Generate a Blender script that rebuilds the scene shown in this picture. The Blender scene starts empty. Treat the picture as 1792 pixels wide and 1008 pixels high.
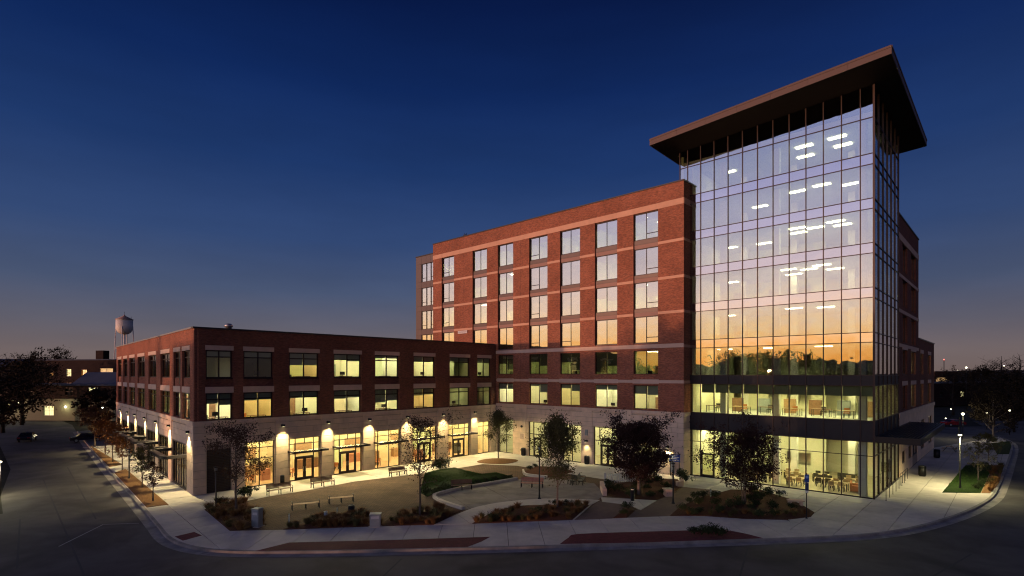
import bpy, math, random
from mathutils import Vector, Matrix
R = math.radians
random.seed(11)
SC = bpy.context.scene
COL = SC.collection

# ------------------------------------------------------------------ camera
cam_d = bpy.data.cameras.new('camera')
cam = bpy.data.objects.new('camera', cam_d); COL.objects.link(cam)
cam.location = (0, 0, 11.0); cam.rotation_euler = (R(90), 0, 0)
cam_d.sensor_width = 36.0; cam_d.lens = 19.125
cam_d.shift_y = 0.0843
cam_d.clip_start = 0.5; cam_d.clip_end = 4000
SC.camera = cam

# ------------------------------------------------------------------ world: dusk sky, afterglow in the west (behind the camera, left)
SUN_AZ = Vector((-0.87, -0.49, 0)).normalized()
world = bpy.data.worlds.new('World'); SC.world = world; world.use_nodes = True
nt = world.node_tree; N = nt.nodes; LK = nt.links
bg = N['Background']
tc = N.new('ShaderNodeTexCoord')
sep = N.new('ShaderNodeSeparateXYZ'); LK.new(tc.outputs['Generated'], sep.inputs[0])
def wmath(op, a, b=None, clamp=False):
    m = N.new('ShaderNodeMath'); m.operation = op; m.use_clamp = clamp
    for i, x in enumerate((a, b)):
        if x is None: continue
        if isinstance(x, (int, float)): m.inputs[i].default_value = x
        else: LK.new(x, m.inputs[i])
    return m.outputs[0]
elev = wmath('MULTIPLY', wmath('ARCSINE', sep.outputs[2]), 2 / math.pi)      # 0 horizon .. 1 zenith
hor = wmath('SQRT', wmath('ADD', wmath('MULTIPLY', sep.outputs[0], sep.outputs[0]), wmath('ADD', wmath('MULTIPLY', sep.outputs[1], sep.outputs[1]), 1e-6)))
dot = wmath('DIVIDE', wmath('ADD', wmath('MULTIPLY', sep.outputs[0], SUN_AZ.x), wmath('MULTIPLY', sep.outputs[1], SUN_AZ.y)), hor)
def wramp(fac, stops):
    r = N.new('ShaderNodeValToRGB'); r.color_ramp.interpolation = 'LINEAR'
    el = r.color_ramp.elements
    while len(el) > 1: el.remove(el[0])
    el[0].position = stops[0][0]; el[0].color = (*stops[0][1], 1)
    for p, c in stops[1:]:
        e = el.new(p); e.color = (*c, 1)
    LK.new(fac, r.inputs[0]); return r.outputs[0]
def deg(d): return d / 90.0
east = wramp(elev, [(0.0, (.165, .118, .108)), (deg(2.0), (.165, .130, .132)), (deg(4.5), (.112, .110, .146)), (deg(8), (.062, .088, .165)),
                    (deg(13), (.029, .062, .170)), (deg(20), (.0105, .037, .142)), (deg(27), (.0028, .0180, .098)), (deg(34), (.0006, .0075, .056)),
                    (deg(50), (.0010, .0050, .034)), (1.0, (.0010, .0045, .030))])
# west ramp is scaled by WEST below
WEST = 2.35
west = wramp(elev, [(0.0, (.60, .21, .035)), (deg(1.5), (.72, .29, .055)), (deg(2.8), (.76, .38, .12)), (deg(4.2), (.75, .46, .235)),
                    (deg(6.2), (.67, .475, .355)), (deg(9.0), (.55, .435, .425)), (deg(13.5), (.345, .315, .405)), (deg(20), (.215, .232, .395)), (deg(26), (.15, .178, .36)),
                    (deg(36), (.055, .072, .19)), (deg(55), (.010, .016, .055)), (1.0, (.0006, .0016, .0100))])
wsc = N.new('ShaderNodeMix'); wsc.data_type = 'RGBA'; wsc.blend_type = 'MULTIPLY'; wsc.inputs['Factor'].default_value = 1
LK.new(west, wsc.inputs['A']); wsc.inputs['B'].default_value = (WEST, WEST, WEST, 1)
mr = N.new('ShaderNodeMapRange'); mr.interpolation_type = 'SMOOTHERSTEP'
LK.new(dot, mr.inputs['Value'])
mr.inputs['From Min'].default_value = 0.31; mr.inputs['From Max'].default_value = 0.88
wmx = N.new('ShaderNodeMix'); wmx.data_type = 'RGBA'
LK.new(mr.outputs[0], wmx.inputs['Factor']); LK.new(east, wmx.inputs['A']); LK.new(wsc.outputs['Result'], wmx.inputs['B'])
sky = N.new('ShaderNodeTexSky'); sky.sky_type = 'NISHITA'; sky.sun_disc = False
sky.sun_elevation = R(-1.0); sky.sun_rotation = math.atan2(SUN_AZ.x, SUN_AZ.y)
addn = N.new('ShaderNodeMix'); addn.data_type = 'RGBA'; addn.blend_type = 'ADD'; addn.inputs['Factor'].default_value = 0.012
LK.new(wmx.outputs['Result'], addn.inputs['A']); LK.new(sky.outputs[0], addn.inputs['B'])
nzs = N.new('ShaderNodeTexNoise'); nzs.inputs['Scale'].default_value = 2.2; nzs.inputs['Detail'].default_value = 4; nzs.inputs['Roughness'].default_value = .55
mps = N.new('ShaderNodeMapping'); mps.inputs['Scale'].default_value = (1, 1, 4.5); LK.new(tc.outputs['Generated'], mps.inputs[0]); LK.new(mps.outputs[0], nzs.inputs['Vector'])
mrs = N.new('ShaderNodeMapRange'); mrs.inputs['From Min'].default_value = .3; mrs.inputs['From Max'].default_value = .7; mrs.inputs['To Min'].default_value = .90; mrs.inputs['To Max'].default_value = 1.10
LK.new(nzs.outputs[0], mrs.inputs['Value'])
vsc = N.new('ShaderNodeVectorMath'); vsc.operation = 'SCALE'; LK.new(addn.outputs['Result'], vsc.inputs[0]); LK.new(mrs.outputs[0], vsc.inputs['Scale'])
LK.new(vsc.outputs[0], bg.inputs['Color'])
bg.inputs['Strength'].default_value = 1.0

# ------------------------------------------------------------------ the sun, just set: a wide weak warm glow
sun_d = bpy.data.lights.new('sun', 'SUN'); sun_d.energy = 2.1; sun_d.angle = R(.6); sun_d.color = (1.0, .50, .30)
sun = bpy.data.objects.new('sun', sun_d); COL.objects.link(sun)
sd = Vector((SUN_AZ.x, SUN_AZ.y, math.tan(R(.38)))).normalized()
sun.rotation_euler = (-sd).to_track_quat('-Z', 'Y').to_euler()
sun.location = (-60, -40, 60)

# ------------------------------------------------------------------ exposure and render settings
SC.view_settings.view_transform = 'Standard'; SC.view_settings.look = 'None'
SC.view_settings.exposure = 0.0; SC.view_settings.gamma = 1.0
SC.render.engine = 'CYCLES'
cy = SC.cycles
cy.use_denoising = True
try:
    cy.denoiser = 'OPENIMAGEDENOISE'
    cy.denoising_input_passes = 'RGB_ALBEDO_NORMAL'
except Exception: pass
cy.max_bounces = 7; cy.diffuse_bounces = 3; cy.glossy_bounces = 4; cy.transmission_bounces = 4; cy.transparent_max_bounces = 14
cy.sample_clamp_indirect = 4.0; cy.caustics_reflective = False; cy.caustics_refractive = False
cy.use_light_tree = True
cy.filter_width = 1.15

# ================================================================== helpers
WM = {}          # object -> (world location, rotation about z)
def rot2(x, y, a):
    c, s = math.cos(a), math.sin(a); return x * c - y * s, x * s + y * c
def ob(name, mesh, loc=(0, 0, 0), rz=0.0, parent=None, mat=None):
    o = bpy.data.objects.new(name, mesh); COL.objects.link(o)
    loc = Vector(loc); WM[o] = (loc, rz)
    if parent is not None:
        pl, pr = WM[parent]; d = loc - pl
        x, y = rot2(d.x, d.y, -pr)
        o.parent = parent; o.location = (x, y, d.z); o.rotation_euler = (0, 0, rz - pr)
    else:
        o.location = loc; o.rotation_euler = (0, 0, rz)
    if mat is not None and mesh is not None and not mesh.materials:
        mesh.materials.append(mat)
    return o
def tag(o, label=None, cat=None, group=None, kind=None):
    if label: o['label'] = label
    if cat: o['category'] = cat
    if group: o['group'] = group
    if kind: o['kind'] = kind
    return o
def thing(name, loc, label, cat, group=None, rz=0.0):
    return tag(ob(name, None, loc, rz), label, cat, group)
def copy_tree(o, loc, rz=None, parent=None, label=None):
    """a copy of a thing, its parts and their sub-parts (shared meshes)"""
    c = o.copy(); COL.objects.link(c)
    if parent is None:
        c.location = loc
        if rz is not None: c.rotation_euler = (0, 0, rz)
        WM[c] = (Vector(loc), c.rotation_euler[2])
    else: c.parent = parent
    if label: c['label'] = label
    for ch in o.children: copy_tree(ch, None, None, c)
    return c

class MB:
    """collects vertices and faces of ONE mesh"""
    def __init__(s): s.v = []; s.f = []; s.m = []; s.uv = []; s.smooth = []
    def face(s, pts, m=0, uv=None, smooth=False):
        i = len(s.v); s.v += [tuple(p) for p in pts]; s.f.append(tuple(range(i, i + len(pts)))); s.m.append(m)
        s.uv.append(uv if uv else [(p[0], p[2]) for p in pts]); s.smooth.append(smooth)
    def box(s, x0, y0, z0, x1, y1, z1, m=0):
        P = [(x0, y0, z0), (x1, y0, z0), (x1, y1, z0), (x0, y1, z0), (x0, y0, z1), (x1, y0, z1), (x1, y1, z1), (x0, y1, z1)]
        for f, ax in (((0, 1, 5, 4), 0), ((1, 2, 6, 5), 1), ((2, 3, 7, 6), 0), ((3, 0, 4, 7), 1), ((4, 5, 6, 7), 2), ((3, 2, 1, 0), 2)):
            q = [P[k] for k in f]
            s.face(q, m, [(p[0], p[2]) if ax == 0 else (p[1], p[2]) if ax == 1 else (p[0], p[1]) for p in q])
        return s
    def obox(s, c, ax, ay, hx, hy, z0, z1, m=0):
        """box with in-plane axes ax, ay (2d) about centre c"""
        P = []
        for z in (z0, z1):
            for i, j in ((-1, -1), (1, -1), (1, 1), (-1, 1)):
                P.append((c[0] + ax[0] * hx * i + ay[0] * hy * j, c[1] + ax[1] * hx * i + ay[1] * hy * j, z))
        for f in ((0, 1, 5, 4), (1, 2, 6, 5), (2, 3, 7, 6), (3, 0, 4, 7), (4, 5, 6, 7), (3, 2, 1, 0)):
            s.face([P[k] for k in f], m)
        return s
    def prism(s, poly, z0, z1, m=0, mside=None, bottom=True):
        a = sum(poly[i][0] * poly[(i + 1) % len(poly)][1] - poly[(i + 1) % len(poly)][0] * poly[i][1] for i in range(len(poly)))
        if a < 0: poly = poly[::-1]
        n = len(poly)
        s.face([(p[0], p[1], z1) for p in poly], m, [(p[0], p[1]) for p in poly])
        if bottom: s.face([(p[0], p[1], z0) for p in poly[::-1]], m, [(p[0], p[1]) for p in poly[::-1]])
        ms = m if mside is None else mside
        acc = 0
        for i in range(n):
            p, q = poly[i], poly[(i + 1) % n]; L = math.hypot(q[0] - p[0], q[1] - p[1])
            s.face([(p[0], p[1], z0), (q[0], q[1], z0), (q[0], q[1], z1), (p[0], p[1], z1)], ms, [(acc, z0), (acc + L, z0), (acc + L, z1), (acc, z1)])
            acc += L
        return s
    def tube(s, pts, rad, n=6, m=0, caps=True, smooth=True):
        """tapered tube through pts with radii rad"""
        pts = [Vector(p) for p in pts]
        if isinstance(rad, (int, float)): rad = [rad] * len(pts)
        rings = []
        up = None
        for i, p in enumerate(pts):
            d = (pts[min(i + 1, len(pts) - 1)] - pts[max(i - 1, 0)]).normalized()
            if up is None or abs(up.dot(d)) > .98: up = Vector((1, 0, 0)) if abs(d.x) < .9 else Vector((0, 1, 0))
            a = d.cross(up).normalized(); b = d.cross(a); up = a.cross(d) * -1 if False else up
            rings.append([p + (a * math.cos(2 * math.pi * k / n) + b * math.sin(2 * math.pi * k / n)) * rad[i] for k in range(n)])
        base = len(s.v)
        for r in rings: s.v += [tuple(q) for q in r]
        for i in range(len(rings) - 1):
            for k in range(n):
                a0 = base + i * n + k; a1 = base + i * n + (k + 1) % n
                s.f.append((a0, a0 + n, a1 + n, a1)); s.m.append(m); s.uv.append([(0, 0)] * 4); s.smooth.append(smooth)
        if caps:
            s.f.append(tuple(base + k for k in range(n))); s.m.append(m); s.uv.append([(0, 0)] * n); s.smooth.append(False)
            e = base + (len(rings) - 1) * n
            s.f.append(tuple(e + k for k in reversed(range(n)))); s.m.append(m); s.uv.append([(0, 0)] * n); s.smooth.append(False)
        return s
    def lathe(s, prof, n=16, m=0, c=(0, 0), smooth=True):
        """profile of (radius, z) turned about the z axis at c"""
        base = len(s.v)
        for r, z in prof:
            for k in range(n):
                a = 2 * math.pi * k / n; s.v.append((c[0] + r * math.cos(a), c[1] + r * math.sin(a), z))
        for i in range(len(prof) - 1):
            for k in range(n):
                a0 = base + i * n + k; a1 = base + i * n + (k + 1) % n
                s.f.append((a0, a1, a1 + n, a0 + n)); s.m.append(m); s.uv.append([(0, 0)] * 4); s.smooth.append(smooth)
        s.f.append(tuple(base + k for k in reversed(range(n)))); s.m.append(m); s.uv.append([(0, 0)] * n); s.smooth.append(False)
        e = base + (len(prof) - 1) * n
        s.f.append(tuple(e + k for k in range(n))); s.m.append(m); s.uv.append([(0, 0)] * n); s.smooth.append(False)
        return s
    def mesh(s, name, mats):
        me = bpy.data.meshes.new(name); me.from_pydata(s.v, [], s.f)
        if not isinstance(mats, (list, tuple)): mats = [mats]
        for x in mats: me.materials.append(x)
        me.polygons.foreach_set('material_index', s.m)
        me.polygons.foreach_set('use_smooth', s.smooth)
        uvl = me.uv_layers.new(name='UVMap')
        flat = [c for f in s.uv for p in f for c in p]
        if len(flat) == 2 * len(me.loops): uvl.data.foreach_set('uv', flat)
        me.update(); return me
    def build(s, name, mats, loc=(0, 0, 0), rz=0.0, parent=None):
        return ob(name, s.mesh(name, mats), loc, rz, parent)
BOXC = {}
def boxmesh(w, d, h, mat, name='piece'):
    """shared box mesh, centred in x and y, base at z = 0"""
    k = (round(w, 3), round(d, 3), round(h, 3), mat.name)
    if k not in BOXC: BOXC[k] = MB().box(-w / 2, -d / 2, 0, w / 2, d / 2, h).mesh(name, mat)
    return BOXC[k]

class Fac:
    """a wall plane from p to q, seen from outside with p on the left; x = along, y = into the building"""
    def __init__(s, p, q):
        s.p = Vector((p[0], p[1])); s.q = Vector((q[0], q[1])); t = s.q - s.p
        s.L = t.length; s.t = t / s.L; s.n = Vector((s.t.y, -s.t.x)); s.a = math.atan2(s.t.y, s.t.x)
    def at(s, x, y=0.0, z=0.0):
        v = s.p + s.t * x - s.n * y; return Vector((v.x, v.y, z))
    def build(s, mb, name, mats, parent=None): return mb.build(name, mats, (s.p.x, s.p.y, 0), s.a, parent)
    def piece(s, name, mesh, x, y, z, parent): return ob(name, mesh, s.at(x, y, z), s.a, parent)
    def bx(s, name, x0, y0, z0, x1, y1, z1, mat, parent):
        return s.piece(name, boxmesh(x1 - x0, y1 - y0, z1 - z0, mat, name), (x0 + x1) / 2, (y0 + y1) / 2, z0, parent)

def wall_mesh(mb, x0, x1, z0, z1, holes, y=0.0, th=0.35, m=0, mr=None):
    """wall from y to y+th with rectangular holes and their reveals"""
    xs = sorted({x0, x1, *[h[0] for h in holes], *[h[1] for h in holes]}); xs = [x for x in xs if x0 <= x <= x1]
    zs = sorted({z0, z1, *[h[2] for h in holes], *[h[3] for h in holes]}); zs = [z for z in zs if z0 <= z <= z1]
    mr = m if mr is None else mr
    for i in range(len(xs) - 1):
        for j in range(len(zs) - 1):
            cx, cz = (xs[i] + xs[i + 1]) / 2, (zs[j] + zs[j + 1]) / 2
            if any(h[0] < cx < h[1] and h[2] < cz < h[3] for h in holes): continue
            a, b, c, d = xs[i], xs[i + 1], zs[j], zs[j + 1]
            mb.face([(a, y, c), (b, y, c), (b, y, d), (a, y, d)], m)
            mb.face([(b, y + th, c), (a, y + th, c), (a, y + th, d), (b, y + th, d)], m)
    for a, b, c, d in holes:
        for P in ([(a, y, c), (a, y, d), (a, y + th, d), (a, y + th, c)], [(b, y, d), (b, y, c), (b, y + th, c), (b, y + th, d)],
                  [(a, y, d), (b, y, d), (b, y + th, d), (a, y + th, d)], [(b, y, c), (a, y, c), (a, y + th, c), (b, y + th, c)]):
            ax = 0 if abs(P[0][0] - P[2][0]) > 1e-6 else 1
            mb.face(P, mr, [(p[0], p[1]) if ax == 0 else (p[1], p[2]) for p in P])
    for P in ([(x0, y, z1), (x1, y, z1), (x1, y + th, z1), (x0, y + th, z1)], [(x0, y + th, z0), (x0, y, z0), (x0, y, z1), (x0, y + th, z1)], [(x1, y, z0), (x1, y + th, z0), (x1, y + th, z1), (x1, y, z1)]):
        mb.face(P, m, [(p[0] + p[1], p[2] + p[1]) for p in P])
    return mb

# ================================================================== materials
MATS = {}
def nmat(name):
    m = bpy.data.materials.new(name); m.use_nodes = True
    return m, m.node_tree, m.node_tree.nodes, m.node_tree.links, m.node_tree.nodes['Principled BSDF']
def mat(name, col, rough=.7, metal=0.0, var=0.0, scale=3.0, bump=0.0, bscale=40.0, spec=.5, stain=0.0, stscale=.35):
    """principled with noise variation in colour, optional stains and bump"""
    if name in MATS: return MATS[name]
    m, t, n, l, b = nmat(name)
    b.inputs['Roughness'].default_value = rough; b.inputs['Metallic'].default_value = metal
    b.inputs['Specular IOR Level'].default_value = spec
    b.inputs['Base Color'].default_value = (*col, 1)
    if var or stain or bump:
        tcn = n.new('ShaderNodeTexCoord'); geo = n.new('ShaderNodeNewGeometry')
    src = None
    if var:
        nz = n.new('ShaderNodeTexNoise'); nz.inputs['Scale'].default_value = scale; nz.inputs['Detail'].default_value = 6; nz.inputs['Roughness'].default_value = .65
        l.new(geo.outputs['Position'], nz.inputs['Vector'])
        rp = n.new('ShaderNodeValToRGB'); rp.color_ramp.elements[0].position = .3; rp.color_ramp.elements[1].position = .7
        rp.color_ramp.elements[0].color = (*[max(0, c * (1 - var)) for c in col], 1); rp.color_ramp.elements[1].color = (*[min(1, c * (1 + var)) for c in col], 1)
        l.new(nz.outputs[0], rp.inputs[0]); src = rp.outputs[0]
        oi = n.new('ShaderNodeObjectInfo'); mp = n.new('ShaderNodeMapRange'); mp.inputs['To Min'].default_value = 1 - var * .45; mp.inputs['To Max'].default_value = 1 + var * .45
        l.new(oi.outputs['Random'], mp.inputs['Value'])
        mx = n.new('ShaderNodeMix'); mx.data_type = 'RGBA'; mx.blend_type = 'MULTIPLY'; mx.inputs['Factor'].default_value = 1
        cb = n.new('ShaderNodeCombineXYZ')
        for i in range(3): l.new(mp.outputs[0], cb.inputs[i])
        l.new(src, mx.inputs['A']); l.new(cb.outputs[0], mx.inputs['B']); src = mx.outputs['Result']
    if stain:
        nz2 = n.new('ShaderNodeTexNoise'); nz2.inputs['Scale'].default_value = stscale; nz2.inputs['Detail'].default_value = 5; nz2.inputs['Distortion'].default_value = .8
        l.new(geo.outputs['Position'], nz2.inputs['Vector'])
        mp2 = n.new('ShaderNodeMapRange'); mp2.inputs['From Min'].default_value = .38; mp2.inputs['From Max'].default_value = .68; mp2.inputs['To Min'].default_value = 1.0 + stain * .4; mp2.inputs['To Max'].default_value = 1 - stain
        l.new(nz2.outputs[0], mp2.inputs['Value'])
        mx2 = n.new('ShaderNodeMix'); mx2.data_type = 'RGBA'; mx2.blend_type = 'MULTIPLY'; mx2.inputs['Factor'].default_value = 1
        cb2 = n.new('ShaderNodeCombineXYZ')
        for i in range(3): l.new(mp2.outputs[0], cb2.inputs[i])
        if src is None:
            rgb = n.new('ShaderNodeRGB'); rgb.outputs[0].default_value = (*col, 1); src = rgb.outputs[0]
        l.new(src, mx2.inputs['A']); l.new(cb2.outputs[0], mx2.inputs['B']); src = mx2.outputs['Result']
    if src is not None: l.new(src, b.inputs['Base Color'])
    if bump:
        nb = n.new('ShaderNodeTexNoise'); nb.inputs['Scale'].default_value = bscale; nb.inputs['Detail'].default_value = 4
        l.new(geo.outputs['Position'], nb.inputs['Vector'])
        bp = n.new('ShaderNodeBump'); bp.inputs['Strength'].default_value = bump; bp.inputs['Distance'].default_value = .02
        l.new(nb.outputs[0], bp.inputs['Height']); l.new(bp.outputs[0], b.inputs['Normal'])
    MATS[name] = m; return m
def brick_mat(name, c1, c2, mortar, bw=.23, rh=.076, ms=.009, rough=.85, bump=.5, blotch=.35, lf=.16):
    m, t, n, l, b = nmat(name)
    uv = n.new('ShaderNodeUVMap'); uv.uv_map = 'UVMap'
    bt = n.new('ShaderNodeTexBrick'); bt.inputs['Scale'].default_value = 1.0; bt.inputs['Brick Width'].default_value = bw; bt.inputs['Row Height'].default_value = rh
    bt.inputs['Mortar Size'].default_value = ms; bt.inputs['Mortar Smooth'].default_value = .2; bt.inputs['Bias'].default_value = -.1
    bt.inputs['Color1'].default_value = (*c1, 1); bt.inputs['Color2'].default_value = (*c2, 1); bt.inputs['Mortar'].default_value = (*mortar, 1)
    l.new(uv.outputs[0], bt.inputs['Vector'])
    # uneven firing: stretched noise along the courses
    mp = n.new('ShaderNodeMapping'); mp.inputs['Scale'].default_value = (2.2, 7.0, 1); l.new(uv.outputs[0], mp.inputs[0])
    nz = n.new('ShaderNodeTexNoise'); nz.inputs['Scale'].default_value = 1.0; nz.inputs['Detail'].default_value = 8; nz.inputs['Roughness'].default_value = .75; l.new(mp.outputs[0], nz.inputs['Vector'])
    mr_ = n.new('ShaderNodeMapRange'); mr_.inputs['From Min'].default_value = .3; mr_.inputs['From Max'].default_value = .7; mr_.inputs['To Min'].default_value = 1 - blotch; mr_.inputs['To Max'].default_value = 1 + blotch
    l.new(nz.outputs[0], mr_.inputs['Value'])
    mx = n.new('ShaderNodeMix'); mx.data_type = 'RGBA'; mx.blend_type = 'MULTIPLY'; mx.inputs['Factor'].default_value = 1
    cb = n.new('ShaderNodeCombineXYZ')
    for i in range(3): l.new(mr_.outputs[0], cb.inputs[i])
    nl = n.new('ShaderNodeTexNoise'); nl.inputs['Scale'].default_value = .32; nl.inputs['Detail'].default_value = 5; nl.inputs['Distortion'].default_value = .5; l.new(uv.outputs[0], nl.inputs['Vector'])
    ml = n.new('ShaderNodeMapRange'); ml.inputs['From Min'].default_value = .3; ml.inputs['From Max'].default_value = .7; ml.inputs['To Min'].default_value = 1 - lf; ml.inputs['To Max'].default_value = 1 + lf; l.new(nl.outputs[0], ml.inputs['Value'])
    mm = n.new('ShaderNodeMath'); mm.operation = 'MULTIPLY'; l.new(mr_.outputs[0], mm.inputs[0]); l.new(ml.outputs[0], mm.inputs[1])
    for i in range(3): l.new(mm.outputs[0], cb.inputs[i])
    l.new(bt.outputs['Color'], mx.inputs['A']); l.new(cb.outputs[0], mx.inputs['B']); l.new(mx.outputs['Result'], b.inputs['Base Color'])
    b.inputs['Roughness'].default_value = rough; b.inputs['Specular IOR Level'].default_value = .12
    bp = n.new('ShaderNodeBump'); bp.inputs['Strength'].default_value = bump; bp.inputs['Distance'].default_value = .012; bp.invert = True
    l.new(bt.outputs['Fac'], bp.inputs['Height']); l.new(bp.outputs[0], b.inputs['Normal'])
    MATS[name] = m; return m
def glass_mat(name, refl, tint, rcol=(1, 1, 1), rough=.0, wave=.0):
    """thin architectural glass: clear sheet plus mirror reflection rising at grazing angles"""
    m, t, n, l, b = nmat(name); n.remove(b)
    out = n['Material Output']
    tr = n.new('ShaderNodeBsdfTransparent'); tr.inputs[0].default_value = (*tint, 1)
    gl = n.new('ShaderNodeBsdfGlossy'); gl.inputs['Color'].default_value = (*rcol, 1); gl.inputs['Roughness'].default_value = rough
    if wave:
        geo = n.new('ShaderNodeNewGeometry')
        nb = n.new('ShaderNodeTexNoise'); nb.inputs['Scale'].default_value = .9; nb.inputs['Detail'].default_value = 1
        l.new(geo.outputs['Position'], nb.inputs['Vector'])
        bp = n.new('ShaderNodeBump'); bp.inputs['Strength'].default_value = wave; bp.inputs['Distance'].default_value = .05
        l.new(nb.outputs[0], bp.inputs['Height']); l.new(bp.outputs[0], gl.inputs['Normal'])
    fr = n.new('ShaderNodeLayerWeight'); fr.inputs['Blend'].default_value = .5
    pw = n.new('ShaderNodeMath'); pw.operation = 'POWER'; pw.inputs[1].default_value = 3.0; l.new(fr.outputs['Facing'], pw.inputs[0])
    mp = n.new('ShaderNodeMapRange'); mp.inputs['To Min'].default_value = refl; mp.inputs['To Max'].default_value = min(1, refl + .65)
    l.new(pw.outputs[0], mp.inputs['Value'])
    mx = n.new('ShaderNodeMixShader'); l.new(mp.outputs[0], mx.inputs[0]); l.new(tr.outputs[0], mx.inputs[1]); l.new(gl.outputs[0], mx.inputs[2])
    l.new(mx.outputs[0], out.inputs[0]); MATS[name] = m; return m
def emit_mat(name, col, strength):
    m, t, n, l, b = nmat(name)
    b.inputs['Base Color'].default_value = (.8, .8, .8, 1); b.inputs['Emission Color'].default_value = (*col, 1); b.inputs['Emission Strength'].default_value = strength
    MATS[name] = m; return m

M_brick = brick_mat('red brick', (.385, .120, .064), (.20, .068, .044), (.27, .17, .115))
M_brick_dark = brick_mat('shaded red brick', (.23, .072, .046), (.125, .045, .034), (.14, .10, .075))  # same red brick, colour darkened for walls turned away from the afterglow
M_stone = mat('limestone', (.78, .595, .415), .85, var=.10, scale=1.5, bump=.25, bscale=25, stain=.10, stscale=.5, spec=.1)
M_lintel = mat('cast stone', (.62, .45, .34), .8, var=.08, scale=1.2, stain=.08, spec=.1)
M_joint = mat('mortar joint', (.36, .27, .19), .95)
M_peach = mat('peach band', (.62, .36, .24), .8, var=.07, scale=1.5, spec=.1)
M_panel = mat('brown metal panel', (.125, .085, .07), .45, .3, var=.06, scale=.8)
M_panel_pink = mat('rose panel', (.30, .17, .13), .6, var=.06, scale=.8)
M_frame = mat('dark bronze frame', (.030, .020, .017), .4, .6)
M_mull = mat('bronze mullion', (.040, .022, .018), .45, .4)
M_darkpanel = mat('charcoal spandrel', (.028, .025, .026), .5, .0, var=.1, scale=.6, spec=.25)
M_black = mat('black metal', (.012, .012, .012), .45, .4)
M_coping = mat('metal coping', (.045, .038, .038), .4, .6)
M_fascia = mat('copper fascia', (.105, .062, .046), .6, .1, var=.06, scale=.5)
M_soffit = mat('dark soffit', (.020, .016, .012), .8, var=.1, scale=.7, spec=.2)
M_roof = mat('roof membrane', (.10, .10, .10), .9, var=.2, spec=.1)
G_clear = glass_mat('clear glass', .055, (.93, .95, .90))
G_low = glass_mat('low wing glass', .05, (.94, .96, .90), wave=.15)
G_tall = glass_mat('coated window glass', .36, (.78, .80, .74), (1.0, .98, .96), wave=.14)
G_tower = glass_mat('coated curtain wall glass', .33, (.80, .84, .78), (.97, .97, 1.0), wave=.12)
G_tower_low = glass_mat('ground floor glass', .06, (.90, .92, .84))
G_span = glass_mat('spandrel glass', .52, (.4, .4, .4), (.97, .94, .98), wave=.12)
M_spanback = mat('spandrel backing', (.17, .16, .19), .8)
M_wall_in = mat('cream interior wall', (.74, .70, .50), .9, var=.05, scale=.6)
M_wall_green = mat('pale green interior wall', (.66, .70, .42), .9, var=.05, scale=.6)
M_wall_warm = mat('warm interior wall', (.84, .68, .42), .9, var=.05, scale=.5)
M_ceil = mat('ceiling tile', (.72, .72, .62), .95)
M_floor_in = mat('interior floor', (.42, .36, .22), .6, var=.15, scale=.8)
M_floor_or = mat('orange floor', (.52, .31, .16), .5, var=.2, scale=.6)
M_shade = mat('roller shade', (.22, .25, .20), .95)
M_shade_lt = mat('pale roller shade', (.62, .60, .55), .95)
M_col_in = mat('interior column', (.80, .78, .66), .85)
M_wood = mat('brown wood', (.20, .10, .055), .6, var=.2, scale=4)
M_woodlt = mat('tan wood slats', (.42, .25, .13), .65, var=.2, scale=5)
M_woodor = mat('orange wood slats', (.52, .22, .13), .6, var=.15, scale=5)
M_greybox = mat('grey painted steel', (.30, .33, .33), .55, .2, var=.1, scale=3)
M_white = mat('white paint', (.75, .75, .72), .6, var=.05)
M_blue = mat('blue sign', (.02, .07, .32), .5)
M_chair = mat('dark upholstery', (.05, .045, .03), .8)
M_chairor = mat('orange upholstery', (.55, .20, .06), .7)
M_chairtan = mat('tan upholstery', (.42, .30, .16), .8)
M_tabletop = mat('table laminate', (.50, .38, .20), .35, var=.1)
L_panel = emit_mat('office light panel', (1.0, .92, .58), 42.0)
L_panel_b = emit_mat('bright office light', (1.0, .95, .68), 56.0)
L_panel_c = emit_mat('soft office light', (1.0, .82, .40), 32.0)
L_upper = emit_mat('upper office light', (1.0, .94, .70), 46.0)
L_dim = emit_mat('dim light panel', (1.0, .93, .60), 30.0)
L_warm = emit_mat('warm light panel', (1.0, .83, .46), 66.0)
L_far = emit_mat('far window light', (1.0, .88, .45), 1.3)
L_lamp = emit_mat('lamp lens', (1.0, .90, .52), 5.0)
L_red = emit_mat('red beacon', (1.0, .05, .03), 3.0)
M_concrete = mat('concrete paving', (.54, .485, .415), .85, var=.10, scale=1.2, bump=.15, bscale=30, stain=.16, stscale=.3, spec=.22)
M_conc_lt = mat('light concrete', (.55, .50, .42), .85, var=.08, scale=2, stain=.12, spec=.22)
M_gutter = mat('gutter concrete', (.26, .235, .215), .85, var=.15, scale=2, stain=.3, stscale=.8, spec=.22)
M_kerb = mat('kerb concrete', (.27, .245, .22), .85, var=.15, scale=2, stain=.25, stscale=.8, spec=.22)
M_mulch = mat('bark mulch', (.105, .045, .024), .95, var=.5, scale=14, bump=1.0, bscale=30, spec=.1)
M_tanmulch = mat('tan mulch', (.22, .115, .05), .95, var=.4, scale=12, bump=1.0, bscale=30, spec=.1)
M_lawn = mat('lawn soil', (.022, .040, .010), .95, var=.3, scale=3, spec=.1)
M_grass = mat('grass blade', (.045, .085, .018), .8, var=.3, scale=2, spec=.1)
M_orn = mat('ornamental grass', (.20, .098, .034), .85, var=.4, scale=2.5, spec=.1)
M_orn2 = mat('green ornamental grass', (.105, .085, .030), .85, var=.4, scale=2.5, spec=.1)
M_leaf_dark = mat('dark maroon leaf', (.040, .020, .016), .75, var=.4, scale=1.5, spec=.1)
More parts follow.
